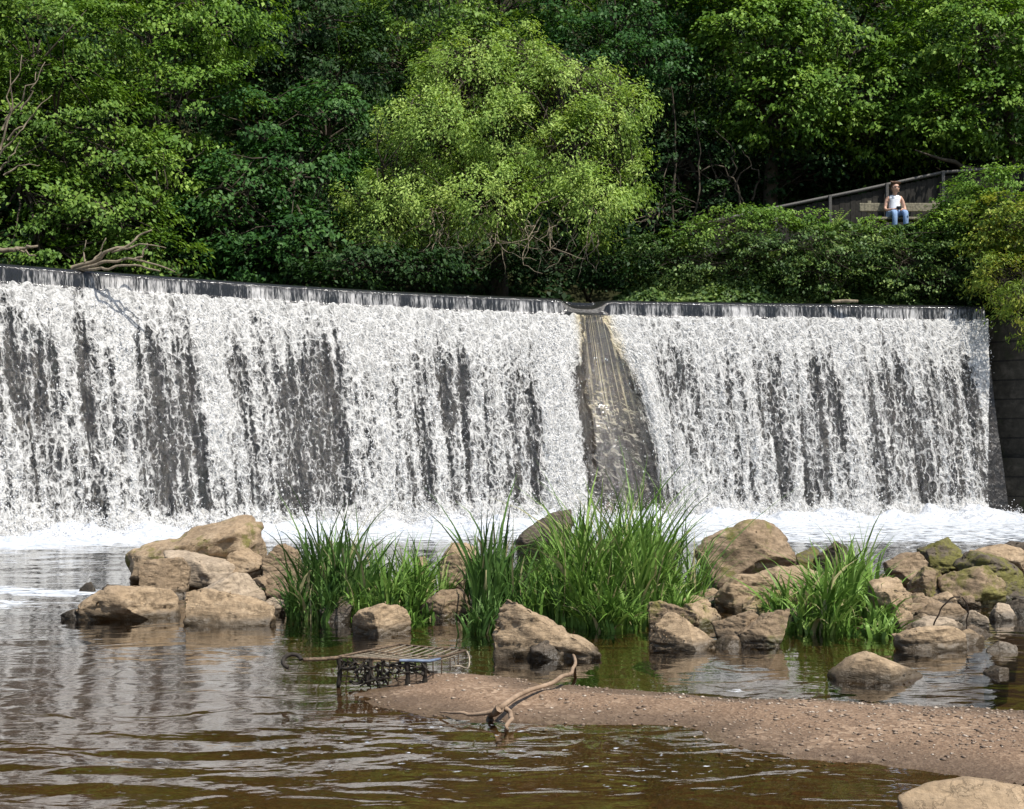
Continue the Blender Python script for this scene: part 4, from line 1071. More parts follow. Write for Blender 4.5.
# open water side
tree('leafy mid green tree whose crown hangs over the pale dead branch', 'broadleaf_tree', [(40,40,95,60,27.5,1.8),(-30,130,90,70,27,1.8),(70,125,85,60,27,1.6),(20,205,75,55,26.2,1.4),(95,215,70,48,26.6,1.3),(-60,30,80,80,28,2),(150,250,55,22,26.5,.8),(40,255,60,20,25.6,.7),(110,170,60,45,27,1.2)], L_mid, 401, hb(30, 28.5), spacing=0.62, per=86, leaf=0.100, group=GT)
tree('tall yellowish green tree behind the one over the dead branch', 'broadleaf_tree', [(150,30,90,60,30,2),(190,100,70,55,29.5,1.6),(110,-40,110,60,31,2),(220,10,70,50,30,1.6),(170,165,60,45,28.6,1.2)], L_syc, 402, hb(150, 31), spacing=0.68, per=86, leaf=0.104, group=GT)
tree('dark blue green maple with layered sprays beside the pale willow', 'maple_tree', [(255,120,55,38,30,1.5),(300,170,62,42,29.5,1.5),(240,195,60,40,29,1.3),(310,235,62,38,28.8,1.3),(255,258,60,26,28.5,1),(340,120,45,45,30.5,1.3),(205,225,50,38,28.4,1)], L_blue, 403, hb(280, 31), spacing=0.68, per=77, leaf=0.112, group=GT, droop=.4)
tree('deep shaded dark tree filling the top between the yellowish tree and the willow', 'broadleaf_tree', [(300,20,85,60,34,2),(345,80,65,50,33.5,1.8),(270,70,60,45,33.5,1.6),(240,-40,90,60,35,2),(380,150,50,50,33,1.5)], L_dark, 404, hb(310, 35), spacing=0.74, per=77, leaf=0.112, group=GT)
tree('dark broad tree directly above the willow crown', 'broadleaf_tree', [(430,20,90,50,35,2),(510,-10,90,55,36,2),(390,60,60,45,34.5,1.6),(470,60,70,40,34.5,1.5)], L_mid, 405, hb(450, 37), spacing=0.78, per=72, leaf=0.112, group=GT)
tree('mid green tree at the top behind the willow and the dark hollow', 'broadleaf_tree', [(610,15,85,50,35,2),(590,60,60,40,34,1.5),(650,70,50,50,34,1.5),(680,-20,80,50,36,2)], L_blue, 406, hb(620, 37), spacing=0.74, per=77, leaf=0.112, group=GT)
tree('shadowy tree with thin bare stems in the dark hollow beside the willow', 'broadleaf_tree', [(690,90,55,60,35,1.6),(670,170,50,55,34,1.4),(715,160,50,50,34.5,1.4),(650,225,55,40,32.5,1.1),(710,215,45,35,33.5,1.0)], L_dark, 407, hb(690, 36), spacing=0.81, per=56, leaf=0.112, group=GT,
     extra=[(smooth_path([P(672,240,33),P(674,170,33),P(676,120,33.2),P(668,70,33.4)], 14, .1, 5), np.linspace(.035,.015,14)), (smooth_path([P(690,235,33),P(700,180,33),P(694,110,33.2)], 12, .1, 6), np.linspace(.03,.012,12)),
            (smooth_path([P(740,205,33),P(728,170,32.8),P(706,168,32.6),P(700,172,32.6)], 12, .1, 7), np.linspace(.035,.012,12)), (smooth_path([P(745,205,33),P(735,182,32.8),P(752,165,32.6)], 12, .08, 8), np.linspace(.03,.01,12)),
            (smooth_path([P(722,205,33),P(733,150,32.8),P(715,130,32.6)], 12, .1, 9), np.linspace(.03,.01,12)), (smooth_path([P(752,200,33),P(758,180,32.8),P(742,150,32.6)], 12, .1, 19), np.linspace(.03,.01,12))])
# willow
wl = [(454.4, 52, 19.8, 20.5, 29.8, 0.7), (520.9, 38, 18.0, 18.6, 30.2, 0.7), (398.4, 118, 21.6, 26.0, 29.2, 0.8), (634.9, 105, 19.8, 26.0, 29.4, 0.8), (359.4, 190, 25.2, 16.7, 28.6, 0.7), (638.7, 172, 16.2, 27.9, 29, 0.7), (604.5, 70, 18.0, 16.7, 29.8, 0.6), (424.0, 75, 18.0, 16.7, 29.6, 0.6), (500.0, 140, 72.0, 57.7, 29.6, 1.9), (433.5, 140, 55.8, 48.4, 29, 1.6), (571.2, 150, 61.2, 53.9, 29.2, 1.7), (471.5, 85, 61.2, 37.2, 29.8, 1.5), (557.0, 88, 54.0, 35.3, 30, 1.5), (409.8, 200, 52.2, 39.1, 28.6, 1.3), (481.0, 205, 63.0, 39.1, 28.5, 1.5), (585.5, 205, 50.4, 37.2, 28.6, 1.3), (614.0, 130, 27.0, 41.9, 29.4, 1.1), (381.2, 225, 36.0, 27.9, 28.5, 0.9), (542.8, 65, 25.2, 24.2, 29.8, 0.8), (490.5, 55, 23.4, 22.3, 30, 0.8)]
tw = []
rw = np.random.default_rng(77)
for i in range(64):
    c = np.array([rw.uniform(430, 620), rw.uniform(195, 235)]); Yk = rw.uniform(27.6, 28.4)
    e = c + [rw.normal(0, 28), rw.uniform(14, 48)]
    mid = (c + e) / 2 + rw.normal(0, 9, 2)
    tw.append((smooth_path([P(c[0], c[1], Yk + .3), P(mid[0], mid[1], Yk), P(e[0], e[1], Yk - .1)], 9, .1, i), np.linspace(.014, .005, 9)))
tree('big pale yellow green willow overhanging the middle of the weir', 'willow_tree', wl, L_willow, 408, hb(500, 31.5), spacing=0.54, per=117, leaf=0.084, trunk_r=.2, group=GT, aspect=.4, droop=.5, spray=.40, up=.55, hang=.22, shape=(.34, .34, .30), fill=.5, extra=tw)
tree('small dark shrub drooping to the weir crest under the edge of the willow', 'shrub', [(365,260,55,26,27.6,.9),(420,262,45,20,27.6,.8),(330,270,40,16,27.3,.7)], L_dark, 409, hb(370, 29.4), spacing=0.57, per=66, leaf=0.096, trunk_r=.05, cat='shrub')
tree('dark bushy shrub at the weir crest behind the notch', 'shrub', [(570,262,55,26,29.8,.9),(620,262,50,28,30,.9),(520,268,40,18,29.4,.7)], L_dark, 410, hb(590, 31), spacing=0.57, per=66, leaf=0.096, trunk_r=.05, cat='shrub')
# path side
tree('large bright green sycamore spreading above the boarded fence', 'sycamore_tree', [(760, 45, 70, 55, 34.0, 1.8), (830, 30, 85, 60, 34.5, 2), (850, 95, 85, 45, 33.8, 1.7), (785, 105, 58, 42, 33.6, 1.5), (745, 100, 42, 40, 33.8, 1.2), (905, 75, 60, 45, 34.0, 1.5), (720, 25, 50, 45, 34.6, 1.5), (880, 130, 60, 30, 33.6, 1.3), (790, -30, 110, 50, 35.0, 2)], L_syc, 411, hb(766, 34.2), spacing=0.65, per=80, leaf=0.124, trunk_r=.2, group=GT, droop=.4)
tree('bright green tree standing over the upper end of the fence, its pale limb showing', 'broadleaf_tree', [(965, 40, 80, 60, 33.3, 1.9), (1000, 110, 70, 42, 32.8, 1.5), (935, 120, 45, 26, 32.8, 1.2), (1060, 60, 70, 70, 32.8, 1.8), (960, -30, 90, 50, 34.3, 2)], L_syc, 412, hb(1010, 34), spacing=0.65, per=80, leaf=0.120, group=GT, droop=.4,
     extra=[(smooth_path([P(1000,176,33),P(960,165,32.4),P(935,158,32.0),P(915,150,31.8)], 14, .05, 4), np.linspace(.11,.015,14))])
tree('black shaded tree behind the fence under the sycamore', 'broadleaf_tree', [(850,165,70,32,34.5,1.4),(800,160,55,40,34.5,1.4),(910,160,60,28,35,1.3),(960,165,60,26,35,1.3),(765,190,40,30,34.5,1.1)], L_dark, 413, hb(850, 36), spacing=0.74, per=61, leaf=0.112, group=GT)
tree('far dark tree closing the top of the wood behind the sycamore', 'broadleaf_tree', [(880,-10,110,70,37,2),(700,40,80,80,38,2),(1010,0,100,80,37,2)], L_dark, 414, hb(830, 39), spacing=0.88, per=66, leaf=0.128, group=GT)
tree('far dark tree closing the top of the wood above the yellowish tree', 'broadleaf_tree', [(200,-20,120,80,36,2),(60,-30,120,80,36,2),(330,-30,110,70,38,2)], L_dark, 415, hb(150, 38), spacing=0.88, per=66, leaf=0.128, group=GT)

tree('far tree closing the top of the wood right behind the willow', 'broadleaf_tree', [(560,-20,90,60,39,2),(470,-40,90,60,39,2),(640,-30,90,60,39.5,2)], L_dark, 416, hb(560, 41), spacing=.85, per=44, leaf=.13, group=GT)

# ground cover : dark undergrowth on the slope, ivy on the path bank
def cover(n, region, leaf, seed, lift, mats):
    r = np.random.default_rng(seed)
    X, Y = region(r, n)
    Z = hill_h(X, Y)
    lumps = fbm(X * 1.3, Y * 1.3, 0, 3, seed)
    c = np.stack([X, Y, Z + lift * np.maximum(0, lumps - .25) * 2 * r.random(n) ** .4], 1)
    nrm = np.array([.1, -.45, .75]) + r.normal(0, .42, (n, 3))
    V, Fc = leaf_quads(c, nrm, leaf * (.6 + .8 * r.random(n)), r, .75)
    return V, Fc, np.clip(.5 + .9 * (fbm(X * 1.1, Y * 1.1, 0, 3, seed + 5) - .5) + r.normal(0, .18, n), 0, 1)
def reg_slope(r, n):
    X = r.uniform(-15, 15, n); d = 3.8 + r.random(n) * 16
    Y = YC(X) + d
    return X, np.where((X > 1.5) & (Y < 32.8), 32.8 + r.random(n) * 6, Y)
V, Fc, rr_ = cover(70000, reg_slope, .17, 501, .7, None)
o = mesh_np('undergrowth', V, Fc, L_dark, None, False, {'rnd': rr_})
tag(o, 'dark leafy undergrowth covering the shaded slope', 'undergrowth', kind='stuff')
def reg_path(r, n):
    X = r.uniform(1.2, 11.6, n); d = .75 + 2.6 * r.random(n)
    Y = np.minimum(YC(X) + d, 30.55)
    X2 = X
    return X2, Y
V, Fc, rr_ = cover(60000, reg_path, .105, 502, .55, None)
rb = np.random.default_rng(503)
bX, bY = rb.uniform(10.6, 22, 26000), rb.uniform(16, 29.6, 26000)
okb = (bX - 10.5) + (bY - float(YC(10.35))) > .8
bX, bY = bX[okb], bY[okb]
bZ = 4.05 + 1.2 * sst(bX, 10.9, 14) + 1.9 * sst(bY, 24, 29.5) + .5 * rb.random(len(bX)) * fbm(bX, bY, 0, 3, 9)
V2, F2 = leaf_quads(np.stack([bX, bY, bZ], 1), np.array([-.2, -.4, .8]) + rb.normal(0, .45, (len(bX), 3)), .11 * (.6 + .8 * rb.random(len(bX))), rb, .75)
Fc = np.concatenate([Fc, F2 + len(V)]); V = np.concatenate([V, V2]); rr_ = np.r_[rr_, np.clip(.5 + rb.normal(0, .25, len(bX)), 0, 1)]
o = mesh_np('ivy', V, Fc, L_ivy, None, False, {'rnd': rr_})
tag(o, 'glossy dark ivy carpeting the banks above the weir crest and the wing wall', 'ivy', kind='stuff')

# shrubs on the path bank
def shrub(label, lobes, mat, seed, base, name='shrub', **kw):
    a = dict(spacing=0.38, per=52, leaf=0.072, trunk_r=.03, cat='shrub', spray=.26)
    a.update(kw)
    return tree(label, name, lobes, mat, seed, base, **a)
GS = 'shrubs on the bank below the path'
shrub('low light green shrub at the lower end of the handrail', [(735,222,42,16,29.6,.7),(700,235,40,16,29.6,.7),(770,222,30,13,29.6,.6)], L_mid, 601, hb(735, 30), group=GS)
shrub('brambly shrub with a dark hollow above the notch side of the crest', [(700,265,50,26,29.4,.7),(760,258,50,28,29.3,.8),(655,258,35,26,29.4,.7)], L_ivy, 602, hb(720, 30), group=GS)
shrub('green bramble mound below the middle fence post', [(800,245,45,25,29.2,.8),(850,252,45,24,29.2,.8),(820,278,55,20,28.9,.6)], L_ivy, 603, hb(820, 29.8), group=GS)
shrub('pale nettles standing before the lower boards of the fence', [(785,216,30,13,30.0,.5),(812,222,22,12,30.0,.5)], L_syc, 604, hb(795, 30.3), group=GS, leaf=.085)
shrub('dark bramble mound directly below the bench', [(900,262,50,25,29.2,.8),(950,258,40,30,29.2,.8),(925,285,55,16,28.9,.5),(870,240,30,14,29.6,.5)], L_ivy, 605, hb(910, 29.8), group=GS)
shrub('tall leafy bush at the upper end of the bench hiding the fence', [(965,200,26,26,29.6,.7),(985,190,30,24,29.6,.8),(950,228,24,18,29.4,.6),(1010,185,30,22,29.6,.8)], L_syc, 606, hb(975, 30.2), group=GS)
shrub('yellow flowering bush on the bank top above the wing wall', [(1000,215,36,26,28.6,.8),(1030,225,36,34,28.4,.8),(985,235,26,18,28.5,.6)], L_yel, 607, (11.0, 28.9, 6.0), group=GS, leaf=.08)
shrub('drooping grassy moss hanging over the top of the wing wall', [(1005,275,28,32,27.9,.4),(1025,300,28,34,27.4,.4),(985,270,16,28,28.1,.35)], L_yel, 608, (10.9, 28.2, 4.6), group=GS, leaf=.11, aspect=.22, hang=.5, up=.2)
shrub('small pale weed tuft hiding the lower end of the bench', [(866,224,17,9,30.4,.3),(878,230,14,7,30.3,.3)], L_syc, 609, hb(868, 30.5), group=GS, leaf=.08)
shrub('small weed tuft hiding the higher end of the bench', [(936,220,17,10,30.4,.3),(924,228,13,7,30.3,.3)], L_mid, 610, hb(934, 30.5), group=GS, leaf=.08)
# fern
fr_root = empty('fern', P(833, 240, 29.2)); tag(fr_root, 'pale green fern fanning out on the bank below the fence', 'fern', GS)
r = np.random.default_rng(66)
b0 = P(833, 242, 29.2)
for i in range(11):
    cs, ns, sz = [], [], []
    az = r.uniform(0, 6.28); L = r.uniform(.5, .8)
    e = b0 + np.array([math.cos(az) * .45 * L, math.sin(az) * .4 * L - .1, L * .85])
    pth = smooth_path([b0, b0 * .5 + e * .5 + [0, 0, .15], e], 16)
    for k in range(3, 16):
        for s_ in (-1, 1):
            tg = pth[k] - pth[k - 1]; sd = np.cross(tg, [0, 0, 1]); sd /= np.linalg.norm(sd) + 1e-6
            cs.append(pth[k] + sd * s_ * .06 * (1.2 - k / 16)); ns.append([0, -.4, 1]); sz.append(.13 * (1.25 - k / 16))
    V1, F1 = leaf_quads(np.array(cs), np.array(ns, float), np.array(sz), r, .4)
    V2, F2 = tubes([(pth, np.linspace(.008, .003, 16))], 4)
    mesh_np('frond', np.concatenate([V1, V2]), np.concatenate([F1, F2 + len(V1)]), L_willow, fr_root, False, {'rnd': r.random(len(F1) + len(F2))})

# ------------------------------------------------------------------ fence, bench, person
metal = m_simple('galvanised_metal', (0.095, 0.09, 0.082), .65, 30, .25, .2)
board = m_simple('dark_board', (0.020, 0.0175, 0.013), .85, 14, .45)
oldwood = m_simple('weathered_wood', (0.20, 0.18, 0.125), .85, 18, .4)
YF = 32.0
fence = empty('fence', P(860, 220, YF)); tag(fence, 'dark close boarded fence with a sloping grey metal handrail behind the bench', 'fence')
rl = [P(700, 224, YF), P(775, 208, YF), P(860, 190.5, YF), P(943, 172.5, YF), P(1030, 166, YF), P(1120, 160, YF)]
V, Fc = tubes([(np.array(rl), .045)], 8); mesh_np('handrail', V, Fc, metal, fence, True)
for px, py in ((705, 223), (776, 208), (830, 196.5), (887, 184.5), (943, 172.5), (1025, 166.3)):
    p = P(px, py, YF - .06)
    bm = bmesh.new(); bm_box(bm, (p[0], p[1], p[2] - .8), (.075, .075, 1.66), bevel=.008); bm_obj('fence_post', bm, metal, fence)
rx = np.array([q[0] for q in rl]); rz = np.array([q[2] for q in rl])
bm = bmesh.new(); k = 0
x = rx[0]
while x < rx[-1]:
    zt = float(np.interp(x, rx, rz)) - .07 - .012 * random.random()
    bm_box(bm, (x, YF + .05 + .008 * (k % 2), zt - .7), (.128, .022, 1.4)); x += .135; k += 1
bm_obj('boarding', bm, board, fence)

YBn = 31.0
SZ = HC + (HY - 218.5) / F * YBn
bx0, bx1 = P(862, 0, YBn)[0], P(948, 0, YBn)[0]
bench = empty('bench', ((bx0 + bx1) / 2, YBn, SZ - .45)); tag(bench, 'weathered timber plank bench half sunk in plants before the fence', 'bench')
bm = bmesh.new(); bm_box(bm, ((bx0 + bx1) / 2, YBn - .02, SZ - .03), (bx1 - bx0, .40, .06), bevel=.01); bm_obj('seat', bm, oldwood, bench)
bm = bmesh.new(); bm_box(bm, ((bx0 + bx1) / 2, YBn + .24, SZ + .31), (bx1 - bx0, .05, .20), bevel=.01); bm_obj('backrest', bm, oldwood, bench)
for xx in (bx0 + .25, bx1 - .25):
    bm = bmesh.new(); bm_box(bm, (xx, YBn + .245 + .055, SZ + .0), (.09, .06, .95), bevel=.01); bm_box(bm, (xx, YBn - .12, SZ - .27), (.09, .09, .418), bevel=.01); bm_obj('leg', bm, oldwood, bench)

def skin_mesh(name, joints, edges, mat, parent, sub=1, origin=(0, 0, 0)):
    """joints: list of (x,y,z,r[,r2])"""
    me = bpy.data.meshes.new(name)
    me.from_pydata([Vector(j[:3]) + Vector(origin) for j in joints], edges, [])
    o = bpy.data.objects.new(name, me); COL.objects.link(o)
    md = o.modifiers.new('skin', 'SKIN'); md.use_smooth_shade = True
    if not me.skin_vertices: me.skin_vertices.new()
    for i, j in enumerate(joints):
        sv = me.skin_vertices[0].data[i]; sv.radius = (j[3], j[4] if len(j) > 4 else j[3]); sv.use_root = (i == 0)
    s_ = o.modifiers.new('sub', 'SUBSURF'); s_.levels = sub; s_.render_levels = sub
    dg = bpy.context.evaluated_depsgraph_get(); dg.update()
    m2 = bpy.data.meshes.new_from_object(o.evaluated_get(dg))
    bpy.data.objects.remove(o); bpy.data.meshes.remove(me)
    m2.name = name; m2.materials.clear()
    for p in m2.polygons: p.use_smooth = True
    return link(name, m2, mat, parent)

skin = m_simple('skin', (0.52, 0.31, 0.22), .5, 12, .12, 0, .02)
denim = m_simple('pale_denim', (0.22, 0.33, 0.52), .85, 40, .2)
cotton = m_simple('white_cotton', (0.74, 0.76, 0.80), .8, 25, .1)
hairm = m_simple('brown_hair', (0.10, 0.055, 0.03), .6, 60, .4)
black = m_simple('black_plastic', (0.012, 0.012, 0.014), .25, 20, .2)
PX = P(895, 0, YBn)[0]
O = (PX, YBn + .02, SZ)
J = [(0, 0, .10, .13, .10)]; E = []
def add(par, *chain):
    p = par
    for c in chain:
        J.append(c); E.append((p, len(J) - 1)); p = len(J) - 1
    return p
ch = add(0, (0, .03, .26, .115, .09), (0, .04, .42, .13, .095))
nk_ = add(ch, (0, .03, .53, .06, .055), (0, .01, .60, .05, .05))
hd_ = add(nk_, (.010, -.014, .645, .070, .078), (.016, -.012, .72, .088, .102), (.020, 0, .80, .082, .096), (.020, .005, .845, .045, .055))
add(hd_ - 2, (.014, -.122, .69, .013, .015))                      # nose
for s_ in (-1, 1): add(hd_ - 2, (.014 + s_ * .096, .012, .715, .014, .02))   # ears
for s_ in (-1, 1):
    sh = add(ch, (s_ * .15, .04, .50, .062), (s_ * .185, .03, .44, .05))
    wr = add(sh, (s_ * .235, .0, .25, .04), (s_ * .225, -.09, .19, .036), (s_ * .115, -.24, .175, .026))
    pm = add(wr, (s_ * .075, -.285, .17, .03, .018))
    for q, (dx, L) in enumerate(((-.03, .058), (-.01, .07), (.01, .074), (.028, .066))):
        add(pm, (s_ * (.06 + dx * .6), -.315 - .004 * q, .165, .009), (s_ * (.045 + dx * .5), -.315 - L * .6, .15, .0085), (s_ * (.035 + dx * .4), -.31 - L * .75, .125, .007))
    add(wr, (s_ * .075, -.265, .195, .011), (s_ * .045, -.29, .20, .009))       # thumb
    kn = add(0, (s_ * .09, -.03, .085, .085), (s_ * .115, -.22, .085, .072), (s_ * .13, -.42, .08, .058))
    ak = add(kn, (s_ * .13, -.45, -.10, .052), (s_ * .13, -.43, -.34, .036))
    add(ak, (s_ * .135, -.48, -.40, .036), (s_ * .14, -.56, -.415, .03))
person = empty('person', (PX, YBn, SZ - .45)); tag(person, 'person in a white sleeveless top and pale jeans sitting on the plank bench', 'person')
skin_mesh('body', J, E, skin, person, 1, O)
skin_mesh('sleeveless_top', [(0, .02, .10, .165, .135), (0, .03, .26, .150, .122), (0, .035, .40, .165, .128), (0, .04, .50, .13, .10), (-.10, .04, .50, .085, .08), (-.135, .04, .535, .05), (.10, .04, .50, .085, .08), (.135, .04, .535, .05)], [(0, 1), (1, 2), (2, 3), (3, 4), (4, 5), (3, 6), (6, 7)], cotton, person, 2, O)
je = [(0, .01, .085, .148, .115)]; ed = []
for s_ in (-1, 1):
    b = len(je); je += [(s_ * .09, -.04, .09, .098), (s_ * .115, -.22, .088, .086), (s_ * .13, -.42, .082, .072), (s_ * .13, -.452, -.10, .066), (s_ * .13, -.435, -.33, .056)]
    ed += [(0, b), (b, b + 1), (b + 1, b + 2), (b + 2, b + 3), (b + 3, b + 4)]
skin_mesh('jeans', je, ed, denim, person, 2, O)
skin_mesh('hair', [(.018, .035, .785, .104, .098), (.02, .015, .835, .080, .085), (.014, .08, .72, .075, .055), (.012, .10, .63, .05, .04)], [(0, 1), (0, 2), (2, 3)], hairm, person, 2, O)
bm = bmesh.new()
for s_ in (-1, 1): bm_box(bm, (O[0] + .016 + s_ * .040, O[1] - .140, O[2] + .730), (.058, .014, .036), bevel=.006)
bm_box(bm, (O[0] + .016, O[1] - .140, O[2] + .738), (.02, .008, .008))
for s_ in (-1, 1): bm_box(bm, (O[0] + .016 + s_ * .088, O[1] - .05, O[2] + .738), (.006, .12, .008))
bm_obj('sunglasses', bm, black, person)
for s_ in (-1, 1):
    bm = bmesh.new(); bm_box(bm, (O[0] + s_ * .138, O[1] - .50, O[2] - .425), (.09, .24, .07), bevel=.02); bm_obj('shoe', bm, black, person)
cp_ = bmesh.new(); bm_box(cp_, (O[0], O[1] - .33, O[2] + .195), (.11, .07, .075), bevel=.008)
r_ = bmesh.ops.create_cone(cp_, cap_ends=True, segments=16, radius1=.03, radius2=.03, depth=.06)
from mathutils import Matrix
bmesh.ops.transform(cp_, matrix=Matrix.Translation((O[0], O[1] - .385, O[2] + .195)) @ Matrix.Rotation(R(90), 4, 'X'), verts=r_['verts'])
o = bm_obj('camera_body', cp_, black); tag(o, 'small black camera held in the lap of the seated person', 'camera')

# ------------------------------------------------------------------ deadwood
def wood(name, label, paths, mat, cat='branch', base=None, sides=8):
    V, Fc = tubes(paths, sides)
    b = np.array(base if base is not None else paths[0][0][0], float)
    o = mesh_np(name, V - b, Fc, mat, None, True); o.location = tuple(b)
    tag(o, label, cat); return o
drift = m_bark('driftwood', (0.17, 0.115, 0.075), (0.36, 0.26, 0.18), 10)
def gp(px, py, z): return G(px, py, z)
wood('driftwood_branch', 'crooked brown branch lying across the gravel bar, forked at the lower end', [
    (smooth_path([gp(573,655,.02),gp(575,659,.05),gp(574,667,.05),gp(560,679,.09),gp(545,685,.10),gp(532,689,.10),gp(520,694,.10),gp(508,702,.10),gp(500,708,.09)], 40, .012, 2), np.linspace(.010,.015,40)),
    (smooth_path([gp(500,706,.09),gp(508,710,.07),gp(511,718,.05),gp(507,727,.03),gp(503,734,-.03)], 20, .01, 3), np.linspace(.014,.010,20)),
    (smooth_path([gp(503,706,.09),gp(494,710,.07),gp(478,713,.05),gp(455,714,.03),gp(440,712,.02)], 20, .01, 4), np.linspace(.014,.004,20)),
    (smooth_path([gp(500,708,.09),gp(494,713,.05),gp(490,716,.0)], 8, .01, 5), np.linspace(.025,.012,8))], drift)
Yd = 22.6
wood('dead_branch', 'bleached dead branch stranded on the weir crest', [
    (smooth_path([P(72,268,Yd),P(90,261,Yd-.1),P(112,252,Yd-.2),P(128,245,Yd-.1),P(140,234,Yd),P(152,230,Yd)], 24, .05, 1), np.linspace(.042,.012,24)),
    (smooth_path([P(74,270,Yd),P(104,263,Yd-.2),P(135,259,Yd-.3),P(158,264,Yd-.3),P(175,272,Yd-.3)], 24, .05, 2), np.linspace(.036,.010,24)),
    (smooth_path([P(112,252,Yd-.2),P(128,248,Yd-.3),P(150,243,Yd-.3),P(166,248,Yd-.3)], 16, .06, 3), np.linspace(.022,.007,16)),
    (smooth_path([P(135,259,Yd-.3),P(145,252,Yd-.3),P(147,243,Yd-.3)], 12, .05, 4), np.linspace(.025,.008,12)),
    (smooth_path([P(92,262,Yd-.1),P(100,252,Yd),P(106,238,Yd)], 12, .04, 5), np.linspace(.02,.008,12)),
    (smooth_path([P(85,262,Yd-.1),P(84,252,Yd),P(86,240,Yd)], 12, .04, 6), np.linspace(.018,.007,12)),
    (smooth_path([P(78,270,Yd),P(110,268,Yd-.3),P(140,266,Yd-.3),P(160,271,Yd-.3)], 16, .04, 7), np.linspace(.03,.012,16))], bark_pale)
Ye = 22.0
wood('dead_branch', 'short bare stick poking over the weir crest under the leafy mid green tree', [(smooth_path([P(-6,251,Ye),P(12,249,Ye),P(30,247,Ye),P(38,246,Ye)], 14, .04, 9), np.linspace(.05,.02,14)), (smooth_path([P(14,249,Ye),P(26,252,Ye),P(36,256,Ye)], 10, .04, 10), np.linspace(.025,.01,10))], bark_pale)
wood('bare_branch', 'tangle of bare grey twigs among the leaves of the tree over the weir', [(smooth_path([P(px0,py0,24.9),P((px0+px1)/2+4,(py0+py1)/2-4,24.8),P(px1,py1,24.9)], 12, .08, 20+i), np.linspace(.022,.006,12)) for i,(px0,py0,px1,py1) in enumerate([(2,130,22,55),(5,120,45,62),(0,150,10,70),(-4,160,30,118),(8,140,52,95),(0,170,20,140),(4,175,40,165),(20,110,36,72)])], bark_pale)
wood('driftwood_log', 'short pale plank of wood lodged on the weir crest below the ivy bank', [(np.array([P(832,301.5,27.75),P(846,300.8,27.7),P(858,301.2,27.7)]), np.array([.03,.035,.03]))], bark_pale, 'log')
Yt = 10.0
wood('bare_twig', 'thin dark bent twig standing in the water before the long waterline slab', [
    (smooth_path([P(926,652,Yt),P(930,636,Yt),P(938,616,Yt),P(946,602,Yt),P(953,597,Yt),P(960,597,Yt)], 24, .01, 1), np.full(24,.006)),
    (smooth_path([P(965,650,Yt),P(966,630,Yt),P(967,604,Yt),P(962,597,Yt)], 16, .008, 2), np.full(16,.005)),
    (smooth_path([P(917,652,Yt),P(917,644,Yt),P(918,636,Yt)], 8, .004, 3), np.full(8,.005)),
    (smooth_path([P(933,628,Yt),P(929,640,Yt),P(929,652,Yt)], 8, .004, 4), np.full(8,.004))], m_bark('twig_bark', (.02,.014,.01),(.06,.042,.03)), 'twig')

# ------------------------------------------------------------------ broken wire basket of a shopping trolley
basket = empty('wire_basket', G(405, 690, .0)); tag(basket, 'rusty upturned wire trolley basket stuck in the gravel, weeds caught in its side', 'basket')
rust = m_simple('rusty_wire', (0.13, 0.090, 0.058), .75, 60, .5, .3)
wire = m_simple('worn_wire', (0.27, 0.225, 0.165), .55, 60, .35, .3)
weed = m_simple('dark_weed', (0.022, 0.017, 0.012), .8, 40, .5)
blue = m_simple('blue_plastic', (0.13, 0.17, 0.25), .5, 30, .25)
A, B, Cc, D_ = P(339, 656.5, 7.95), P(424, 661.5, 7.85), P(466, 650.5, 8.6), P(398, 644.5, 8.7)
def lerp(p, q, t): return p * (1 - t) + q * t
ps = []
for i in range(10):
    tt = i / 9
    p, q = lerp(A, B, tt), lerp(D_, Cc, tt)
    mid = lerp(p, q, .5) - np.array([0, 0, .018])
    ps.append((smooth_path([p, mid, q], 10), np.full(10, .0052)))
V, Fc = tubes(ps, 6); mesh_np('grid_wire', V, Fc, wire, basket, True)
ps = [(np.array([A, lerp(A, B, .5), B]), .008), (np.array([B, lerp(B, Cc, .5), Cc]), .008), (np.array([Cc, lerp(Cc, D_, .5), D_]), .008), (np.array([D_, lerp(A, D_, .5), A]), .008), (np.array([lerp(A, D_, .5), lerp(lerp(A, D_, .5), lerp(B, Cc, .5), .5) - [0, 0, .02], lerp(B, Cc, .5)]), .005)]
V, Fc = tubes(ps, 6); mesh_np('rim', V, Fc, rust, basket, True)
A2, B2 = P(340, 684, 7.95), P(404, 691, 7.8)
def down(p, dz, dx=0, dy=0): return p + np.array([dx, dy, -dz])
ps = []
for i in range(11):
    tt = i / 10; p = lerp(A, B, tt); h = .155 + .02 * math.sin(i * 2.1)
    ps.append((smooth_path([p, down(p, h * .5, .004 * math.sin(i * 3)), down(p, h, .01 * math.sin(i * 5))], 6), np.full(6, .0045)))
for k in range(1, 5):
    dz = .155 * k / 4
    ps.append((np.array([down(lerp(A, B, q), dz + .006 * math.sin(k * 4 + q * 9)) for q in np.linspace(0, 1, 8)]), .0045))
V, Fc = tubes(ps, 5); mesh_np('side_mesh', V, Fc, rust, basket, True)
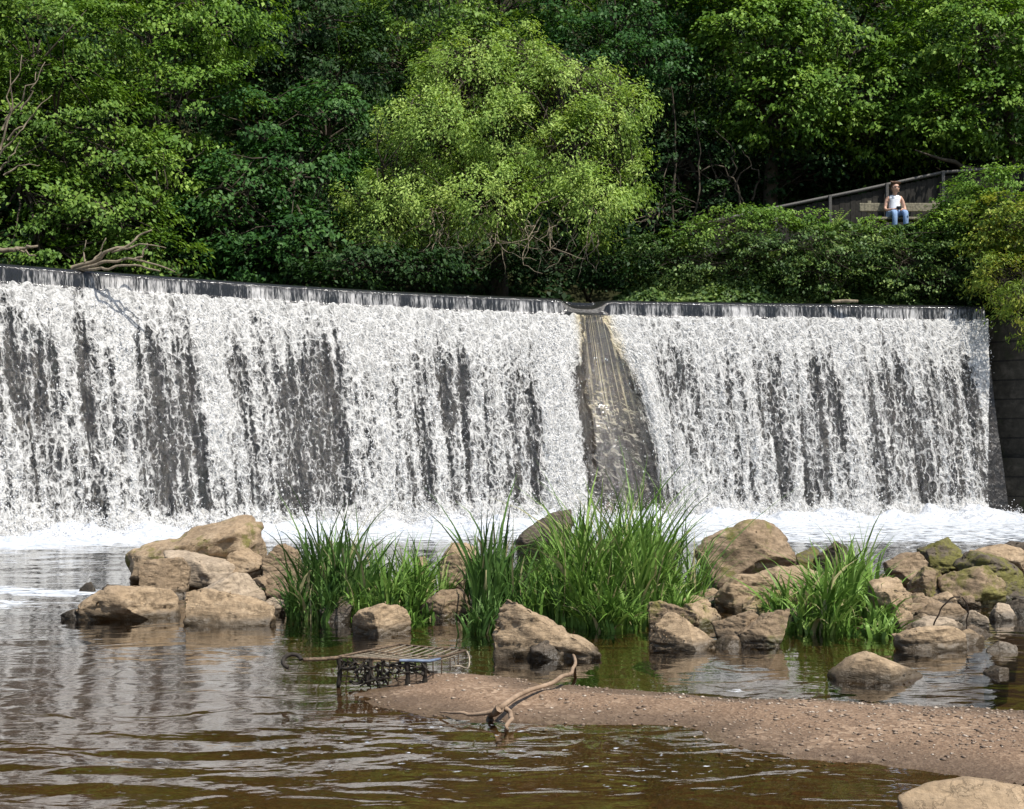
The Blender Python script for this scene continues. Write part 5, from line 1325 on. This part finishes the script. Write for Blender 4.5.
for i in range(1, 6):
    tt = i / 5; p = lerp(B, Cc, tt)
    V, Fc = tubes([(np.array([p, down(p, .06, .0), down(p, .13 - .05 * tt)]), .004)], 5); mesh_np('side_wire', V, Fc, rust, basket, True)
ps = []
rw = np.random.default_rng(9)
for i in range(58):
    tt = rw.random(); z0 = rw.random() ** 1.3 * .15; p = down(lerp(A, B, tt), z0, 0, -.008)
    q = p + np.array([rw.normal(0, .06), rw.normal(0, .01), -abs(rw.normal(0, .045))]); ps.append((smooth_path([p, (p + q) / 2 + rw.normal(0, .012, 3), q], 6), np.linspace(.008, .004, 6) * rw.uniform(.6, 1.6)))
for p, h in ((A, .19), (B, .2), (lerp(A, B, .80), .22), (lerp(A, B, .36), .17)):
    ps.append((smooth_path([p, down(p, h * .5, .006), down(p, h, -.006)], 8), np.array([.013, .02, .016, .013, .018, .014, .016, .011])))
V, Fc = tubes(ps, 6); o = mesh_np('weed_tangle', V, Fc, weed, basket, True)
V, Fc = tubes([(np.array([lerp(A, B, .72) + [0, -.016, .0], lerp(A, B, .88) + [0, -.016, .004], lerp(A, B, 1.0) + [.03, -.01, .004], lerp(B, Cc, .18) + [.05, -.016, .006]]), np.array([.008, .010, .010, .008]))], 8); mesh_np('handle_grip', V, Fc, blue, basket, True)
C2 = P(468, 668, 8.5)
V, Fc = tubes([(smooth_path([Cc, P(468.5, 655, 8.58), C2, P(465, 668, 8.45), P(458, 666, 8.4), P(452, 667, 8.4)], 20), np.full(20, .006)), (smooth_path([lerp(B, Cc, .6), P(455, 660, 8.4), P(456, 669, 8.4)], 10), np.full(10, .005))], 6); mesh_np('hoop', V, Fc, wire, basket, True)
hs, he = P(340, 657.5, 7.95), P(303, 659.5, 7.85)
V, Fc = tubes([(smooth_path([hs, lerp(hs, he, .5) + [0, 0, -.003], he], 10), np.full(10, .012))], 8); mesh_np('handle_bar', V, Fc, rust, basket, True)
th = np.linspace(.2, 4.4, 24); cc = P(292, 661, 7.82)
V, Fc = tubes([(np.stack([cc[0] + .052 * np.cos(th) * 1.05, cc[1] + .03 * np.sin(th), cc[2] + .035 * np.sin(th)], 1), np.full(24, .013))], 8); mesh_np('bent_hook', V, Fc, weed, basket, True)
